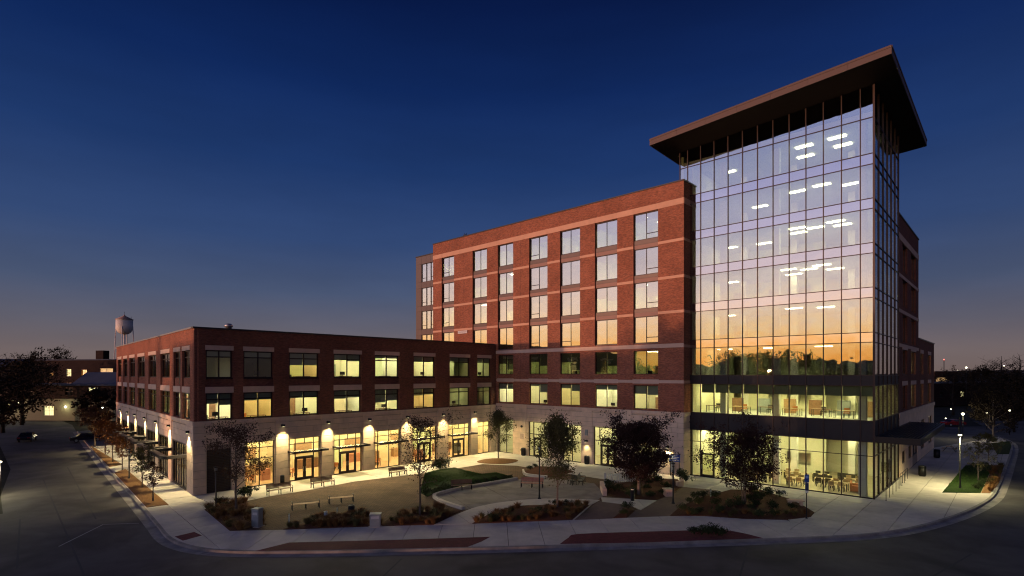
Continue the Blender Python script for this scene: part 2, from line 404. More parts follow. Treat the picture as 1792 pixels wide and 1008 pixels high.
M_leaf_green = mat('olive leaf', (.095, .088, .034), .75, var=.4, scale=1.5, spec=.1)
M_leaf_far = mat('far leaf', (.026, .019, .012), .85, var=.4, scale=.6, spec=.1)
M_leaf_or = mat('russet leaf', (.20, .075, .025), .75, var=.4, scale=1.5, spec=.1)
M_leaf_brown = mat('brown leaf', (.085, .048, .026), .75, var=.4, scale=1.5, spec=.1)
M_shrub = mat('shrub leaf', (.032, .044, .016), .75, var=.4, scale=2, spec=.1)
M_bark = mat('grey bark', (.14, .11, .09), .9, var=.25, scale=6, spec=.1)
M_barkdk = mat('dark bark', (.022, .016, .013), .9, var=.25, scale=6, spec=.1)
M_asphalt = mat('worn road concrete', (.098, .088, .082), .82, var=.12, scale=.8, bump=.3, bscale=20, stain=.42, stscale=.22, spec=.22)
M_tar = mat('tar joint', (.035, .033, .035), .8)
M_paint = mat('worn road paint', (.26, .25, .24), .8, var=.3, scale=6)
G_mid = glass_mat('third floor glass', .16, (.68, .72, .60), wave=.2)
G_low2 = glass_mat('second floor tower glass', .09, (.86, .88, .76), wave=.15)
M_slabceil = mat('slab and ceiling', (.62, .62, .55), .9)
L_tower = emit_mat('tower light panel', (1.0, .94, .62), 15.0)
L_tower0 = emit_mat('lobby light panel', (1.0, .92, .52), 62.0)

# ================================================================== plan of the buildings (metres)
uA = R(-42.98)
U = Vector((math.cos(uA), math.sin(uA))); V = Vector((-U.y, U.x))       # along the tall facade / back along the side facade
pA = Vector((-28.83, 49.29)); pB = Vector((-2.29, 77.64)); pC = Vector((18.43, 58.34)); pP = Vector((-12.67, 87.31))
pW = Vector((-61.98, 85.25)); pL = Vector((18.58, 60.18)); pD = Vector((31.84, 47.83))
pE = pD + V * 13.3; pF = pD + V * 28.9; pQ = pD + V * 46.1
LF = Fac(pA, pB); LWF = Fac(pW, pA); TF = Fac(pP, pC); TW = Fac(pL, pD); TS = Fac(pD, pE); RS = Fac(pE, pQ)
def v3(p, z=0): return (p[0], p[1], z)

def bars(mb, x0, x1, z0, z1, xs, zs, y, w=.07, d=.10, m=0):
    """frame, verticals at xs and horizontals at zs as butted bars"""
    mb.box(x0, y, z0, x0 + w, y + d, z1, m); mb.box(x1 - w, y, z0, x1, y + d, z1, m)
    mb.box(x0 + w, y, z0, x1 - w, y + d, z0 + w, m); mb.box(x0 + w, y, z1 - w, x1 - w, y + d, z1, m)
    for x in xs: mb.box(x - w / 2, y + .004, z0 + w, x + w / 2, y + d - .004, z1 - w, m)
    e = [x0 + w, *[k for x in xs for k in (x - w / 2, x + w / 2)], x1 - w]
    for z in zs:
        for k in range(0, len(e), 2): mb.box(e[k], y + .008, z - w / 2, e[k + 1], y + d - .008, z + w / 2, m)
WINC = {}
def window(fac, par, x0, x1, z0, z1, xs, zs, y, glass, fmat=None, shade=0.0, shades=None, low=None, frame=.07):
    """a window: frame (part) > panes, roller shades. xs/zs relative positions of bars; low = column index with a small lower sash"""
    fmat = fmat or M_frame
    W, H = x1 - x0, z1 - z0
    X = [W * k for k in xs]; Z = [H * k for k in zs]
    key = (round(W, 3), round(H, 3), tuple(xs), tuple(zs), low, fmat.name, frame)
    if key not in WINC:
        mb = MB(); bars(mb, -W / 2, W / 2, 0, H, [x - W / 2 for x in X], Z, 0, frame)
        if low is not None:
            ed = [0, *X, W]; mb.box(ed[low] - W / 2 + frame / 2, .01, H * .2, ed[low + 1] - W / 2 - frame / 2, .09, H * .2 + frame)
        WINC[key] = mb.mesh('window', fmat)
    wo = fac.piece('window', WINC[key], (x0 + x1) / 2, y, z0, par)
    ex = [0, *X, W]; ez = [0, *Z, H]
    for i in range(len(ex) - 1):
        for j in range(len(ez) - 1):
            a, b = ex[i] + frame * .5, ex[i + 1] - frame * .5; c, d = ez[j] + frame * .5, ez[j + 1] - frame * .5
            po = fac.bx('pane', x0 + a, y + .04, z0 + c, x0 + b, y + .055, z0 + d, glass, wo)
            po.rotation_euler = (random.uniform(-.003, .003), 0, po.rotation_euler[2] + random.uniform(-.004, .004))
        sh = shades[i] if shades else shade
        if sh > 0: fac.bx('shade', x0 + ex[i] + .05, y + .14, z0 + H * (1 - sh), x0 + ex[i + 1] - .05, y + .155, z0 + H - .03, M_shade_lt if glass is G_tall else M_shade, wo)
    return wo

def room(fac, par, x0, x1, z0, z1, y0, depth, wall, floor, light, rows=1, cols=2, left=True, right=True, size=(1.2, .45), back=True, ys=None):
    """an interior shell behind the facade (open to the window) with its ceiling lights"""
    mb = MB(); y1 = y0 + depth
    mb.face([(x0, y0, z0), (x1, y0, z0), (x1, y1, z0), (x0, y1, z0)], 1)
    mb.face([(x0, y1, z1), (x1, y1, z1), (x1, y0, z1), (x0, y0, z1)], 2)
    if back: mb.face([(x0, y1, z0), (x1, y1, z0), (x1, y1, z1), (x0, y1, z1)], 0)
    if left: mb.face([(x0, y0, z0), (x0, y1, z0), (x0, y1, z1), (x0, y0, z1)], 0)
    if right: mb.face([(x1, y1, z0), (x1, y0, z0), (x1, y0, z1), (x1, y1, z1)], 0)
    r = fac.build(mb, 'room', [wall, floor, M_ceil], par)
    if light is not None:
        for i in range(cols):
            for j in range(rows):
                cx = x0 + (i + .5) * (x1 - x0) / cols; cyy = y0 + (ys[j] if ys else depth * (j + .5) / rows)
                fac.bx('ceiling_light', cx - size[0] / 2, cyy - size[1] / 2, z1 - .06, cx + size[0] / 2, cyy + size[1] / 2, z1 - .02, light, r)
    return r

def stones(fac, par, base, x0, x1, rows, openings, pil, name='stone', course=1.45):
    """limestone blocks in running bond round the openings; pil = intervals whose blocks stand proud"""
    g = .017
    for k, (z0, z1) in enumerate(rows):
        cuts = sorted((a, b) for a, b, c, d in openings if c < z1 - .05 and d > z0 + .05)
        spans = []; cur = x0
        for a, b in cuts:
            if a > cur + .05: spans.append((cur, a))
            cur = max(cur, b)
        if x1 > cur + .05: spans.append((cur, x1))
        out = []
        for a, b in spans:                                  # split where a pilaster begins or ends
            e = sorted({a, b, *[q for p in pil for q in p if a < q < b]})
            out += [(e[i], e[i + 1]) for i in range(len(e) - 1)]
        for a, b in out:
            mid = (a + b) / 2; proud = any(p[0] <= mid <= p[1] for p in pil)
            n = max(1, round((b - a) / course)); w = (b - a) / n
            ed = [a + w * i for i in range(n + 1)]
            if k % 2 and n > 1: ed = [a, *[q + w / 2 for q in ed[:-1]], b]
            elif k % 2 == 0 and n == 1 and b - a > 1.5: ed = [a, a + (b - a) * .58, b]
            for i in range(len(ed) - 1):
                if ed[i + 1] - ed[i] < .08: continue
                fac.bx(name, ed[i] + g, (-.06 if proud else 0.0), z0 + g, ed[i + 1] - g, .075, z1 - g, M_stone, base)

def sconce(fac, par, x, z, energy=55, col=(1.0, .82, .43), ang=88, name='wall_lamp', out=.36, tilt=0.0):
    mb = MB(); mb.box(-.14, -out - .07, -.02, .14, -.065, .19); mb.box(-.07, -.07, -.05, .07, -.06, .22)
    s = ob(name, mb.mesh(name, M_black), fac.at(x, 0, z), fac.a, par)
    fac.bx('lens', x - .09, -out - .04, z - .035, x + .09, -out + .1, z - .022, L_lamp, s)
    ld = bpy.data.lights.new('wall_lamp_light', 'SPOT'); ld.energy = energy; ld.color = col; ld.spot_size = R(ang); ld.spot_blend = .7; ld.shadow_soft_size = .08
    lo = ob('wall_lamp_light', ld, fac.at(x, -out, z - .07), fac.a, s); lo.rotation_euler[0] = R(tilt)
    return s

def door(fac, par, x0, x1, z1, y, glass, leaves=2, fmat=None):
    """glazed door leaves: each a part with pane and handle"""
    fmat = fmat or M_frame; w = (x1 - x0) / leaves
    for i in range(leaves):
        a, b = x0 + w * i + .008, x0 + w * (i + 1) - .008; st = .16
        mb = MB(); W = b - a
        mb.box(-W / 2, 0, 0, -W / 2 + st, .06, z1); mb.box(W / 2 - st, 0, 0, W / 2, .06, z1); mb.box(-W / 2 + st, 0, 0, W / 2 - st, .06, .26); mb.box(-W / 2 + st, 0, z1 - st, W / 2 - st, .06, z1)
        d = fac.piece('door', mb.mesh('door', fmat), (a + b) / 2, y, 0.02, par)
        fac.bx('pane', a + st, y + .02, .28, b - st, y + .035, z1 - st + .02, glass, d)
        hx = b - .11 if i == 0 and leaves == 2 else a + .11
        fac.bx('handle', hx - .018, y - .07, .85, hx + .018, y - .035, 1.35, M_greybox, d)

def entrance_canopy(fac, par, x0, x1, z, proj=1.35, th=.2):
    """flat canopy: dark frame with glass infill"""
    mb = MB()
    mb.box(x0, -proj, z, x1, -proj + .14, z + th); mb.box(x0, -proj + .14, z, x0 + .14, -.065, z + th); mb.box(x1 - .14, -proj + .14, z, x1, -.065, z + th)
    c = fac.build(mb, 'canopy', M_frame, par)
    n = 3; w = (x1 - x0 - .28) / n
    for i in range(n):
        fac.bx('glass_panel', x0 + .14 + w * i + .01, -proj + .15, z + th * .55, x0 + .14 + w * (i + 1) - .01, -.07, z + th * .55 + .03, M_canopyglass, c)
        if i: fac.bx('rib', x0 + .14 + w * i - .03, -proj + .145, z + .02, x0 + .14 + w * i + .03, -.07, z + th * .5, M_frame, c)
    return c
M_canopyglass = glass_mat('frosted canopy glass', .16, (.55, .52, .40), rough=.25)

def storefront(fac, par, x0, x1, head, y, style, glass=None):
    """ground floor glazing with transom lights; style 'door' has a pair of doors"""
    glass = glass or G_low
    W = x1 - x0; tz = head - .62
    if style == 'door':
        dw = min(1.95, W * .58); c = (x0 + x1) / 2; a, b = c - dw / 2, c + dw / 2; dh = 2.35
        mb = MB(); bars(mb, x0, x1, 0, head, [], [], y, .07)
        mb.box(a - .08, y + .004, .07, a, y + .1, tz); mb.box(b, y + .004, .07, b + .08, y + .1, tz)
        mb.box(x0 + .07, y + .006, tz - .035, x1 - .07, y + .094, tz + .035); mb.box(a, y + .008, dh, b, y + .092, dh + .1)
        mb.box(x0 + .07, y + .008, 2.72, a - .08, y + .092, 2.79); mb.box(b + .08, y + .008, 2.72, x1 - .07, y + .092, 2.79)
        for k in (.2, .5, .8): mb.box(x0 + W * k - .03, y + .008, tz + .035, x0 + W * k + .03, y + .092, head - .07)
        s = fac.build(mb, 'storefront', M_frame, par)
        for p, q in ((x0 + .07, a - .08), (b + .08, x1 - .07)):
            fac.bx('pane', p, y + .04, .07, q, y + .055, 2.72, glass, s); fac.bx('pane', p, y + .04, 2.79, q, y + .055, tz - .035, glass, s)
        fac.bx('pane', a, y + .04, dh + .1, b, y + .055, tz - .035, glass, s)
        e = [0.07 / W, .2, .5, .8, 1 - .07 / W]
        for i in range(4): fac.bx('pane', x0 + W * e[i] + .03, y + .04, tz + .035, x0 + W * e[i + 1] - .03, y + .055, head - .07, glass, s)
        door(fac, par, a, b, dh - .03, y + .02, glass)
    else:
        n = 3 if W > 3 else 2
        e = ([0, .13, .57, 1] if n == 3 else [0, .5, 1])
        zs = [2.55, tz] if style == 'tall' else [2.72, tz]
        mb = MB(); bars(mb, x0, x1, 0, head, [x0 + W * k for k in e[1:-1]], zs, y, .07)
        s = fac.build(mb, 'storefront', M_frame, par)
        zz = [.035, *zs, head - .035]
        for i in range(len(e) - 1):
            for j in range(len(zz) - 1):
                fac.bx('pane', x0 + W * e[i] + .035, y + .04, zz[j] + .035, x0 + W * e[i + 1] - .035, y + .055, zz[j + 1] - .035, glass, s)
    return s

def brick_face(fac, par, x0, x1, z0, z1, bays, wins, mats, pier=.11):
    """brick wall: proud piers round the recessed bays and a back layer with the window openings"""
    mb = MB()
    wall_mesh(mb, x0, x1, z0, z1, bays, 0.0, pier)
    wall_mesh(mb, x0 + .02, x1 - .02, z0 + .003, z1 - .02, wins, pier + .01, .28)
    return fac.build(mb, 'brick_wall', mats, par)
def coping(fac, par, x0, x1, z, d=.5, h=.14, m=None):
    n = max(1, round((x1 - x0) / 6)); w = (x1 - x0) / n
    for i in range(n): fac.bx('coping', x0 + i * w + .006, -.09, z, x0 + (i + 1) * w - .006, d, z + h, m or M_coping, par)

# ================================================================== LOW BRICK WING
low = thing('low_brick_wing', v3(pA), 'three storey red brick wing over a lit limestone ground floor on the left', 'building')
ZS = 6.7; LR = 15.2
LB = [(1.03, 3.32), (4.36, 7.16), (8.85, 12.02), (13.81, 17.11), (18.99, 22.24), (24.5, 27.75), (30.3, 33.77), (35.27, 37.81)]
ROWS = [(6.75, 9.25), (10.65, 13.25)]
wins = [(a, b, c, d) for a, b in LB for c, d in ROWS]
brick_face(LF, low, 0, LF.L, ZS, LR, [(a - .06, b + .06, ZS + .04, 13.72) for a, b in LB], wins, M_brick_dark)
coping(LF, low, -.1, LF.L - .3, LR)
shadeF = {0: (.22, .22), 1: (.26, .26), 2: (.50, .50), 3: (.26, .30), 4: (.14, .14), 5: (.25, .25), 6: (.2, .2), 7: (.2, .2)}
shadeF2 = {0: (.40, .46), 1: (.32, .30), 2: (.28, .28), 3: (.38, .34), 4: (.62, .55), 5: (.36, .32), 6: (.0, .0), 7: (.0, .0)}
litF3 = ['', '', 'soft', 'on', 'bright', 'on', 'dim', 'dim']
litF2 = ['bright', 'soft', 'on', 'bright', 'on', 'soft', 'dim', 'dim']
LMAT = {'on': L_panel, 'soft': L_panel_c, 'bright': L_panel_b, 'dim': L_dim, '': None}
mids = [.45] + [(LB[i][1] + LB[i + 1][0]) / 2 for i in range(7)] + [38.5]
for i, (a, b) in enumerate(LB):
    for r, (c, d) in enumerate(ROWS):
        window(LF, low, a, b, c, d, (.5,), (.76,), .20, G_low, shades=(shadeF if r else shadeF2)[i], frame=.11)
        LF.bx('lintel', a - .09, -.03, d + .005, b + .09, .19, d + (.44 if r else .58), M_lintel, low)
        LF.bx('sill', a - .03, .02, c - .10, b + .03, .19, c - .004, M_frame, low)
        lit = (litF3 if r else litF2)[i]
        room(LF, low, mids[i] + .05, mids[i + 1] - .05, (6.15, 10.05)[r], (9.45, 13.45)[r], .42, 5.6, M_wall_warm if lit == 'soft' else M_wall_in if lit in ('on', 'bright') else M_wall_green, M_floor_in, LMAT[lit], 2 if lit != 'dim' else 1, 2 if lit != 'dim' else 1, left=(i > 0))
# ground floor, courtyard side
OPN = [(1.08, 3.22, 0.0, 4.0), (4.47, 7.27, 0.0, 4.4), (8.85, 12.15, 0.0, 4.4), (13.81, 17.2, 0.0, 4.4), (18.95, 22.4, 0.0, 4.4), (24.3, 28.0, 0.0, 4.4), (30.05, 33.75, 0.0, 4.4), (35.3, 37.6, 0.0, 4.4)]
PIL = [(0, .98), (7.4, 8.72), (12.28, 13.68), (17.33, 18.82), (22.53, 24.17), (28.13, 29.92), (33.9, 35.2), (37.7, 38.8)]
CR = [(i * 4.4 / 6, (i + 1) * 4.4 / 6) for i in range(6)] + [(4.4, 5.0), (5.0, 5.6), (5.6, 6.18)]
def base_wall(fac, par, x0, x1, openings, zt=ZS - .5, y=.05):
    mb = MB(); wall_mesh(mb, x0, x1, 0.0, zt, [(a, b, max(c, .001), d) for a, b, c, d in openings], y, .3, 0)
    return fac.build(mb, 'stone_base', M_joint, par)
sb = base_wall(LF, low, 0, LF.L - .06, OPN)
stones(LF, low, sb, 0, LF.L - .06, CR, OPN, PIL)
def ledge(fac, par, x0, x1, openings, pil, z=6.18):
    """cap course under the brick with a shadow slot over each opening"""
    e = sorted({x0, x1, *[q for p in pil for q in p if x0 < q < x1]})
    for i in range(len(e) - 1):
        a, b = e[i], e[i + 1]; proud = any(p[0] <= (a + b) / 2 <= p[1] for p in pil)
        fac.bx('cap_stone', a + .008, -.10 if proud else -.08, z + .16, b - .008, .3, ZS - .012, M_stone, par)
        fac.bx('frieze_stone', a + .008, -.06 if proud else .09, z + .003, b - .008, .3, z + .152, M_stone, par)
ledge(LF, low, -.02, LF.L - .06, OPN, PIL)
for k, (a, b, c, d) in enumerate(OPN):
    if k == 0:
        mb = MB(); mb.box(a, .24, 0, b, .30, d)
        for z in range(26): mb.box(a + .03, .16, .06 + z * .15, b - .03, .236, .06 + z * .15 + .10)
        LF.build(mb, 'louvre_panel', mat('dark brown louvre', (.03, .018, .014), .6), low)['kind'] = 'stuff'
    else:
        storefront(LF, low, a, b, d, .12, {1: 'glaze', 4: 'wide', 7: 'tall'}.get(k, 'door'))
    if k == 5:      # printed banner behind the transom light
        bo = LF.bx('banner', a + .82, .19, 3.86, a + 1.78, .20, 4.30, M_white, low)
        for q, (x_, z_, w_) in enumerate(((.92, 4.14, .16), (1.12, 4.15, .26), (1.42, 4.14, .14), (.95, 3.96, .12), (1.14, 3.95, .16), (1.36, 3.95, .12))): LF.bx('print_mark', a + x_, .182, z_, a + x_ + w_, .188, z_ + .09, M_black, bo)
    if k in (2, 3, 4, 5, 6): entrance_canopy(LF, low, a - .25, b + .3, 2.98)
for k, (x, z) in enumerate(((8.05, 5.75), (13.0, 5.75), (18.08, 5.75), (23.4, 5.75), (29.0, 5.75), (34.6, 5.75))): sconce(LF, low, x, z, 2600, ang=128, tilt=-34)
rm = room(LF, low, 3.7, 38.3, 0.03, 4.85, .5, 7.5, M_wall_warm, M_floor_or, L_warm, 3, 11, size=(1.1, .5), ys=(.75, 3.4, 6.0))
for k in range(5):
    LF.bx('counter', 6 + k * 6.6, 6.2, .03, 9.4 + k * 6.6, 7.0, 1.1, (M_woodlt, M_wood, M_woodor)[k % 3], rm)
    LF.bx('shelf_unit', 4.2 + k * 6.6, 7.45, .03, 5.6 + k * 6.6, 7.95, 2.2 + .3 * (k % 2), (M_wood, M_chairor, M_chair)[k % 3], rm)
    LF.bx('room_partition', 9.9 + k * 6.6, 3.2, .03, 10.05 + k * 6.6, 7.9, 3.4, (M_wall_warm, M_wall_green)[k % 2], rm)
    LF.bx('display_stand', 7.0 + k * 6.6, 2.4, .03, 7.9 + k * 6.6, 3.0, 1.2 + .25 * (k % 3), (M_woodor, M_chair, M_woodlt)[k % 3], rm)
    LF.bx('picture', 6.4 + k * 6.6, 7.9, 1.6, 8.6 + k * 6.6, 7.96, 2.9, M_woodlt, rm)
# street side (west)
WB = [(1.32, 5.2), (7.12, 10.6), (12.61, 17.0), (19.34, 24.3), (26.94, 31.5), (34.06, 38.7), (40.65, 43.5), (44.41, 47.38)]
wins = [(a, b, c, d) for a, b in WB for c, d in ROWS]
brick_face(LWF, low, 0, LWF.L, ZS, LR, [(a - .06, b + .06, ZS + .04, 13.72) for a, b in WB], wins, M_brick)
coping(LWF, low, 0, LWF.L - .12, LR, m=mat('light coping', (.26, .25, .25), .5, .4))
wm = [.4, 6.2, 11.6, 18.2, 25.6, 32.8, 39.7, 42.2]
for i, (a, b) in enumerate(WB):
    for r, (c, d) in enumerate(ROWS):
        window(LWF, low, a, b, c, d, (.5,), (.76,), .20, G_low, frame=.11)
        LWF.bx('lintel', a - .09, -.03, d + .005, b + .09, .19, d + (.44 if r else .58), M_lintel, low)
        if i < 7: room(LWF, low, wm[i] + .05, wm[i + 1] - .05, (6.15, 10.05)[r], (9.45, 13.45)[r], .42, 3.6, M_wall_green, M_floor_in, None if (r or i in (0, 1, 6)) else L_dim, 1, 1)
WO = [(.9, 4.2, 0.0, 4.3), (5.7, 11.0, 0.0, 4.3), (12.7, 17.2, 0.0, 4.3), (18.9, 24.4, 0.0, 4.3), (25.9, 31.3, 0.0, 4.3), (33.0, 38.2, 0.0, 4.3), (40.0, 46.3, 0.0, 4.3)]
WPIL = [(0, .8), (4.3, 5.6), (11.1, 12.6), (17.3, 18.8), (24.5, 25.8), (31.4, 32.9), (38.3, 39.9), (46.4, 48.9)]
sb = base_wall(LWF, low, 0.1, LWF.L, WO)
stones(LWF, low, sb, .1, LWF.L, CR, WO, WPIL, course=2.4)
ledge(LWF, low, .1, LWF.L, WO, WPIL)
for k, (a, b, c, d) in enumerate(WO):
    mb = MB(); n = 6; w = (b - a) / n; bars(mb, a, b, 0, d, [a + w * i for i in range(1, n)], [3.1], .12, .12)
    s = LWF.build(mb, 'storefront', M_frame, low)
    for i in range(n):
        LWF.bx('pane', a + w * i + .06, .16, .1, a + w * (i + 1) - .06, .175, 3.04, G_low, s); LWF.bx('pane', a + w * i + .06, .16, 3.16, a + w * (i + 1) - .06, .175, d - .1, G_low, s)
    # ring canopy with rounded outer corners
    mb = MB(); rr = .7; pr = 2.1; x0, x1 = a - .3, b + .3; cv = [(x0, -.08)]
    cv += [(x0 + rr - rr * math.cos(t), -pr + rr - rr * math.sin(t)) for t in [R(90) * q / 5 for q in range(6)]]
    cv += [(x1 - rr + rr * math.sin(t), -pr + rr - rr * math.cos(t)) for t in [R(90) * q / 5 for q in range(6)]] + [(x1, -.08)]
    for i in range(len(cv) - 1):
        p, q = Vector(cv[i]), Vector(cv[i + 1]); dd = (q - p).normalized(); nn = Vector((-dd.y, dd.x)) * .5
        for e0, e1, rev in ((p, q, 0),):
            P = [p, q, q + nn, p + nn]
            lo_, hi_ = 3.2, 3.48
            mb.face([(*w2, hi_) for w2 in P]); mb.face([(*w2, lo_) for w2 in P[::-1]])
            mb.face([(*P[1], lo_), (*P[0], lo_), (*P[0], hi_), (*P[1], hi_)]); mb.face([(*P[3], lo_), (*P[2], lo_), (*P[2], hi_), (*P[3], hi_)])
    LWF.build(mb, 'ring_canopy', mat('dark canopy paint', (.035, .030, .030), .35, .3), low)
for x in (47.4, 39.1, 32.15, 25.15, 18.05, 11.85, 4.95): sconce(LWF, low, x, 5.6, 2000, ang=108, out=.26, tilt=-18)
room(LWF, low, .4, 40.8, 0.03, 4.85, .5, 4.0, M_wall_warm, M_floor_or, L_dim, 1, 8)
room(LWF, low, 41.0, 45.0, 0.03, 4.85, .5, 2.5, M_wall_warm, M_floor_or, L_dim, 1, 1)
# roof, hidden backs
pX = pW + (pB - pA)
MB().prism([(p - pA)[:] for p in (pW + (pA - pW).normalized() * .5 + V * .5, pA + V * .6 - U * .5, pB - U * .5, pX)], 14.3, 14.5).build('roof', M_roof, v3(pA), 0, low)
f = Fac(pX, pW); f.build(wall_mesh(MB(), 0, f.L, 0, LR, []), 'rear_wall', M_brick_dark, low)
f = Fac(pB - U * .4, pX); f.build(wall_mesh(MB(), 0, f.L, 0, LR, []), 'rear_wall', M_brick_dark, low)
mb = MB().lathe([(.28, 14.5), (.28, 15.75), (.38, 15.75), (.38, 15.95), (.2, 16.1)], 14); vp = LF.at(4.2, 3.5)
mb.build('roof_vent', mat('galvanised steel', (.45, .44, .43), .4, .7), (vp.x, vp.y, 0), 0, low)
for k, (x, y) in enumerate(((14, 8), (25, 6), (31, 9))):
    p = LF.at(x, y); MB().lathe([(.12, 14.5), (.12, 15.35)], 8).build('roof_pipe', M_greybox, (p.x, p.y, 0), 0, low)

# ================================================================== TALL BRICK WING
tall = thing('tall_brick_wing', v3(pC), 'seven storey red brick wing with peach stone bands between low wing and glass tower', 'building')
TR = 31.8; TS0 = 14.19       # TS0: where the low wing meets the facade
TC = [(2.16, 5.11), (9.29, 12.33), (14.55, 17.53), (20.47, 23.65), (25.73, 28.87), (31.08, 34.22), (36.38, 39.47)]
TRW = [(7.05, 9.75), (11.0, 13.7), (14.55, 17.55), (18.45, 21.45), (22.3, 25.3), (26.3, 29.3)]
holes = [(a, b, 14.45, 29.34) for a, b in TC] + [(a, b, c, d) for a, b in TC[2:] for c, d in TRW[:2]]
mb = MB(); wall_mesh(mb, 0, 42.5, ZS + .2, TR, holes, 0, .38); TF.build(mb, 'brick_wall', M_brick, tall)
f = Fac(pC, pC + V * 3.0); f.build(wall_mesh(MB(), .39, 1.62, ZS + .2, TR - .004, []), 'brick_return', M_brick, tall)
coping(TF, tall, -.05, 42.58, TR); coping(f, tall, .5, 1.6, TR)
lows = {(2, 0): 0, (2, 1): 0}
for i, (a, b) in enumerate(TC):
    for r, (c, d) in enumerate(TRW):
        if r < 2 and i < 2: continue
        rnd = random.Random(i * 7 + r)
        low_i = [0, None, None, 0, None, None, 1][i]
        if (i, r) in ((4, 2), (0, 3)): low_i = 0
        if r < 2: low_i = None
        sh = [0, 0, 0, 0, 0, .28][r]
        shs = None
        if r == 1: shs = ((.45, .75), (.45, .75), (.40, .58), (.42, .8), (.92, .62), (0, 0))[i - 1] if i > 0 else None
        elif r == 0: shs = ((.4, .4), (.3, .3), (.12, .42), (.2, .32), (.22, .22), (.36, .40))[i - 1] if i > 0 else None
        elif r in (2, 3, 4): shs = (rnd.choice((0, .2, .2, .45, 1.0)), rnd.choice((0, .2, .2, .55)))
        window(TF, tall, a, b, c, d, (.5,), (), .22, G_tall if r > 1 else G_low if r == 0 else G_mid, shade=sh, shades=shs, low=low_i, frame=.075)
        if r >= 2:
            TF.bx('spandrel_panel', a + .004, .20, d + (.0 if r == 5 else .004), b - .004, .36, d + .035, M_panel, tall)
            if r < 5:
                TF.bx('spandrel_panel', a + .004, .17, d + .04, b - .004, .36, d + .46, M_panel_pink, tall)
                TF.bx('spandrel_panel', a + .004, .15, d + .47, b - .004, .36, TRW[r + 1][0] - .004, M_panel, tall)
            if r == 2: TF.bx('sill', a + .004, .1, 14.452, b - .004, .36, c - .004, M_panel, tall)
        else:
            TF.bx('sill', a + .004, .03, c - .1, b - .004, .30, c - .003, M_frame, tall)
            if r == 0: TF.bx('lintel', a - .09, -.04, d + .2, b + .09, .02, d + .68, M_lintel, tall)
        zf = (6.3, 10.15, 14.0, 17.9, 21.8, 25.7)[r]
        lit = ('on', 'dim', 'off', 'dim', 'dim', 'dim')[r] if not (r > 2 and rnd.random() < .25) else 'off'
        x0 = max(.4, a - 1.1) if i else .5; x1 = b + 1.0
        if i > 0: x0 = (TC[i - 1][1] + a) / 2 + .05
        if i < 6: x1 = (b + TC[i + 1][0]) / 2 - .05
        if i == 2 and r < 2: x0 = 14.3
        if i == 1 or i == 0 or r >= 2 or i >= 2:
            room(TF, tall, x0, min(x1, 41.9), zf, zf + 3.5, .45, 5.0, M_wall_green if r != 0 else M_wall_in, M_floor_in, {'on': (L_panel, L_panel_b, L_panel_c)[(i * 2) % 3], 'dim': L_upper if r > 1 else L_dim, 'off': None}[lit], 2 if r != 0 else 2, 1 if r else 2, size=(1.3, .3))
# stone bands, cut at the piers
def band(fac, par, x0, x1, z0, z1, cols, through, m, y0=-.035):
    e = [x0]
    for a, b in cols:
        if through: e += [a, b]
        else: e += [a, b]
    e.append(x1)
    for k in range(0, len(e), 1):
        if k + 1 >= len(e): break
        inside = k % 2 == 1
        if inside and not through: continue
        if e[k + 1] - e[k] < .1: continue
        fac.bx('stone_band', e[k] + .006, y0, z0, e[k + 1] - .006, .03 if not inside else .03, z1, m, par)
band(TF, tall, 0, 42.5, 29.36, 30.0, TC, True, M_peach)
for z in (25.40, 21.45, 17.66): band(TF, tall, 0, 42.5, z, z + .30, TC, False, M_peach)
band(TF, tall, 0, 42.5, 13.92, 14.36, TC, True, M_lintel)
band(TF, tall, 14.3, 42.5, 10.02, 10.36, [(a - .09, b + .09) for a, b in TC[2:]], False, M_lintel)
for z in (29.36, 25.40, 21.45, 17.66, 13.92, 10.02): f.bx('stone_band', 0.004, -.035, z, 1.6, .38, z + (.64 if z > 29 else .3), M_peach, tall)
for x in (18.95, 7.2): TF.bx('expansion_joint', x - .012, -.004, 7.0, x + .012, .02, TR - .02, M_black, tall)
wl = MB(); wl.box(6.1, -.10, 17.2, 8.15, -.005, 17.28); wl.box(6.1, -.10, 17.52, 8.15, -.005, 17.6); wl.box(6.1, -.09, 17.28, 6.2, -.005, 17.52); wl.box(8.05, -.09, 17.28, 8.15, -.005, 17.52)
for k in range(3): wl.box(6.2, -.08, 17.3 + k * .075, 8.05, -.02, 17.34 + k * .075)
TF.build(wl, 'wall_vent', M_white, tall)
mb = MB(); mb.box(0, 0, 0, .5, .4, .25); mb.tube([(.1, .2, .25), (.1, .2, .5)], .04); mb.tube([(.4, .2, .25), (.55, .2, .42)], .04)
ob('roof_antenna', mb.mesh('roof_antenna', M_black), TF.at(7.0, .2, TR + .14), TF.a, tall)
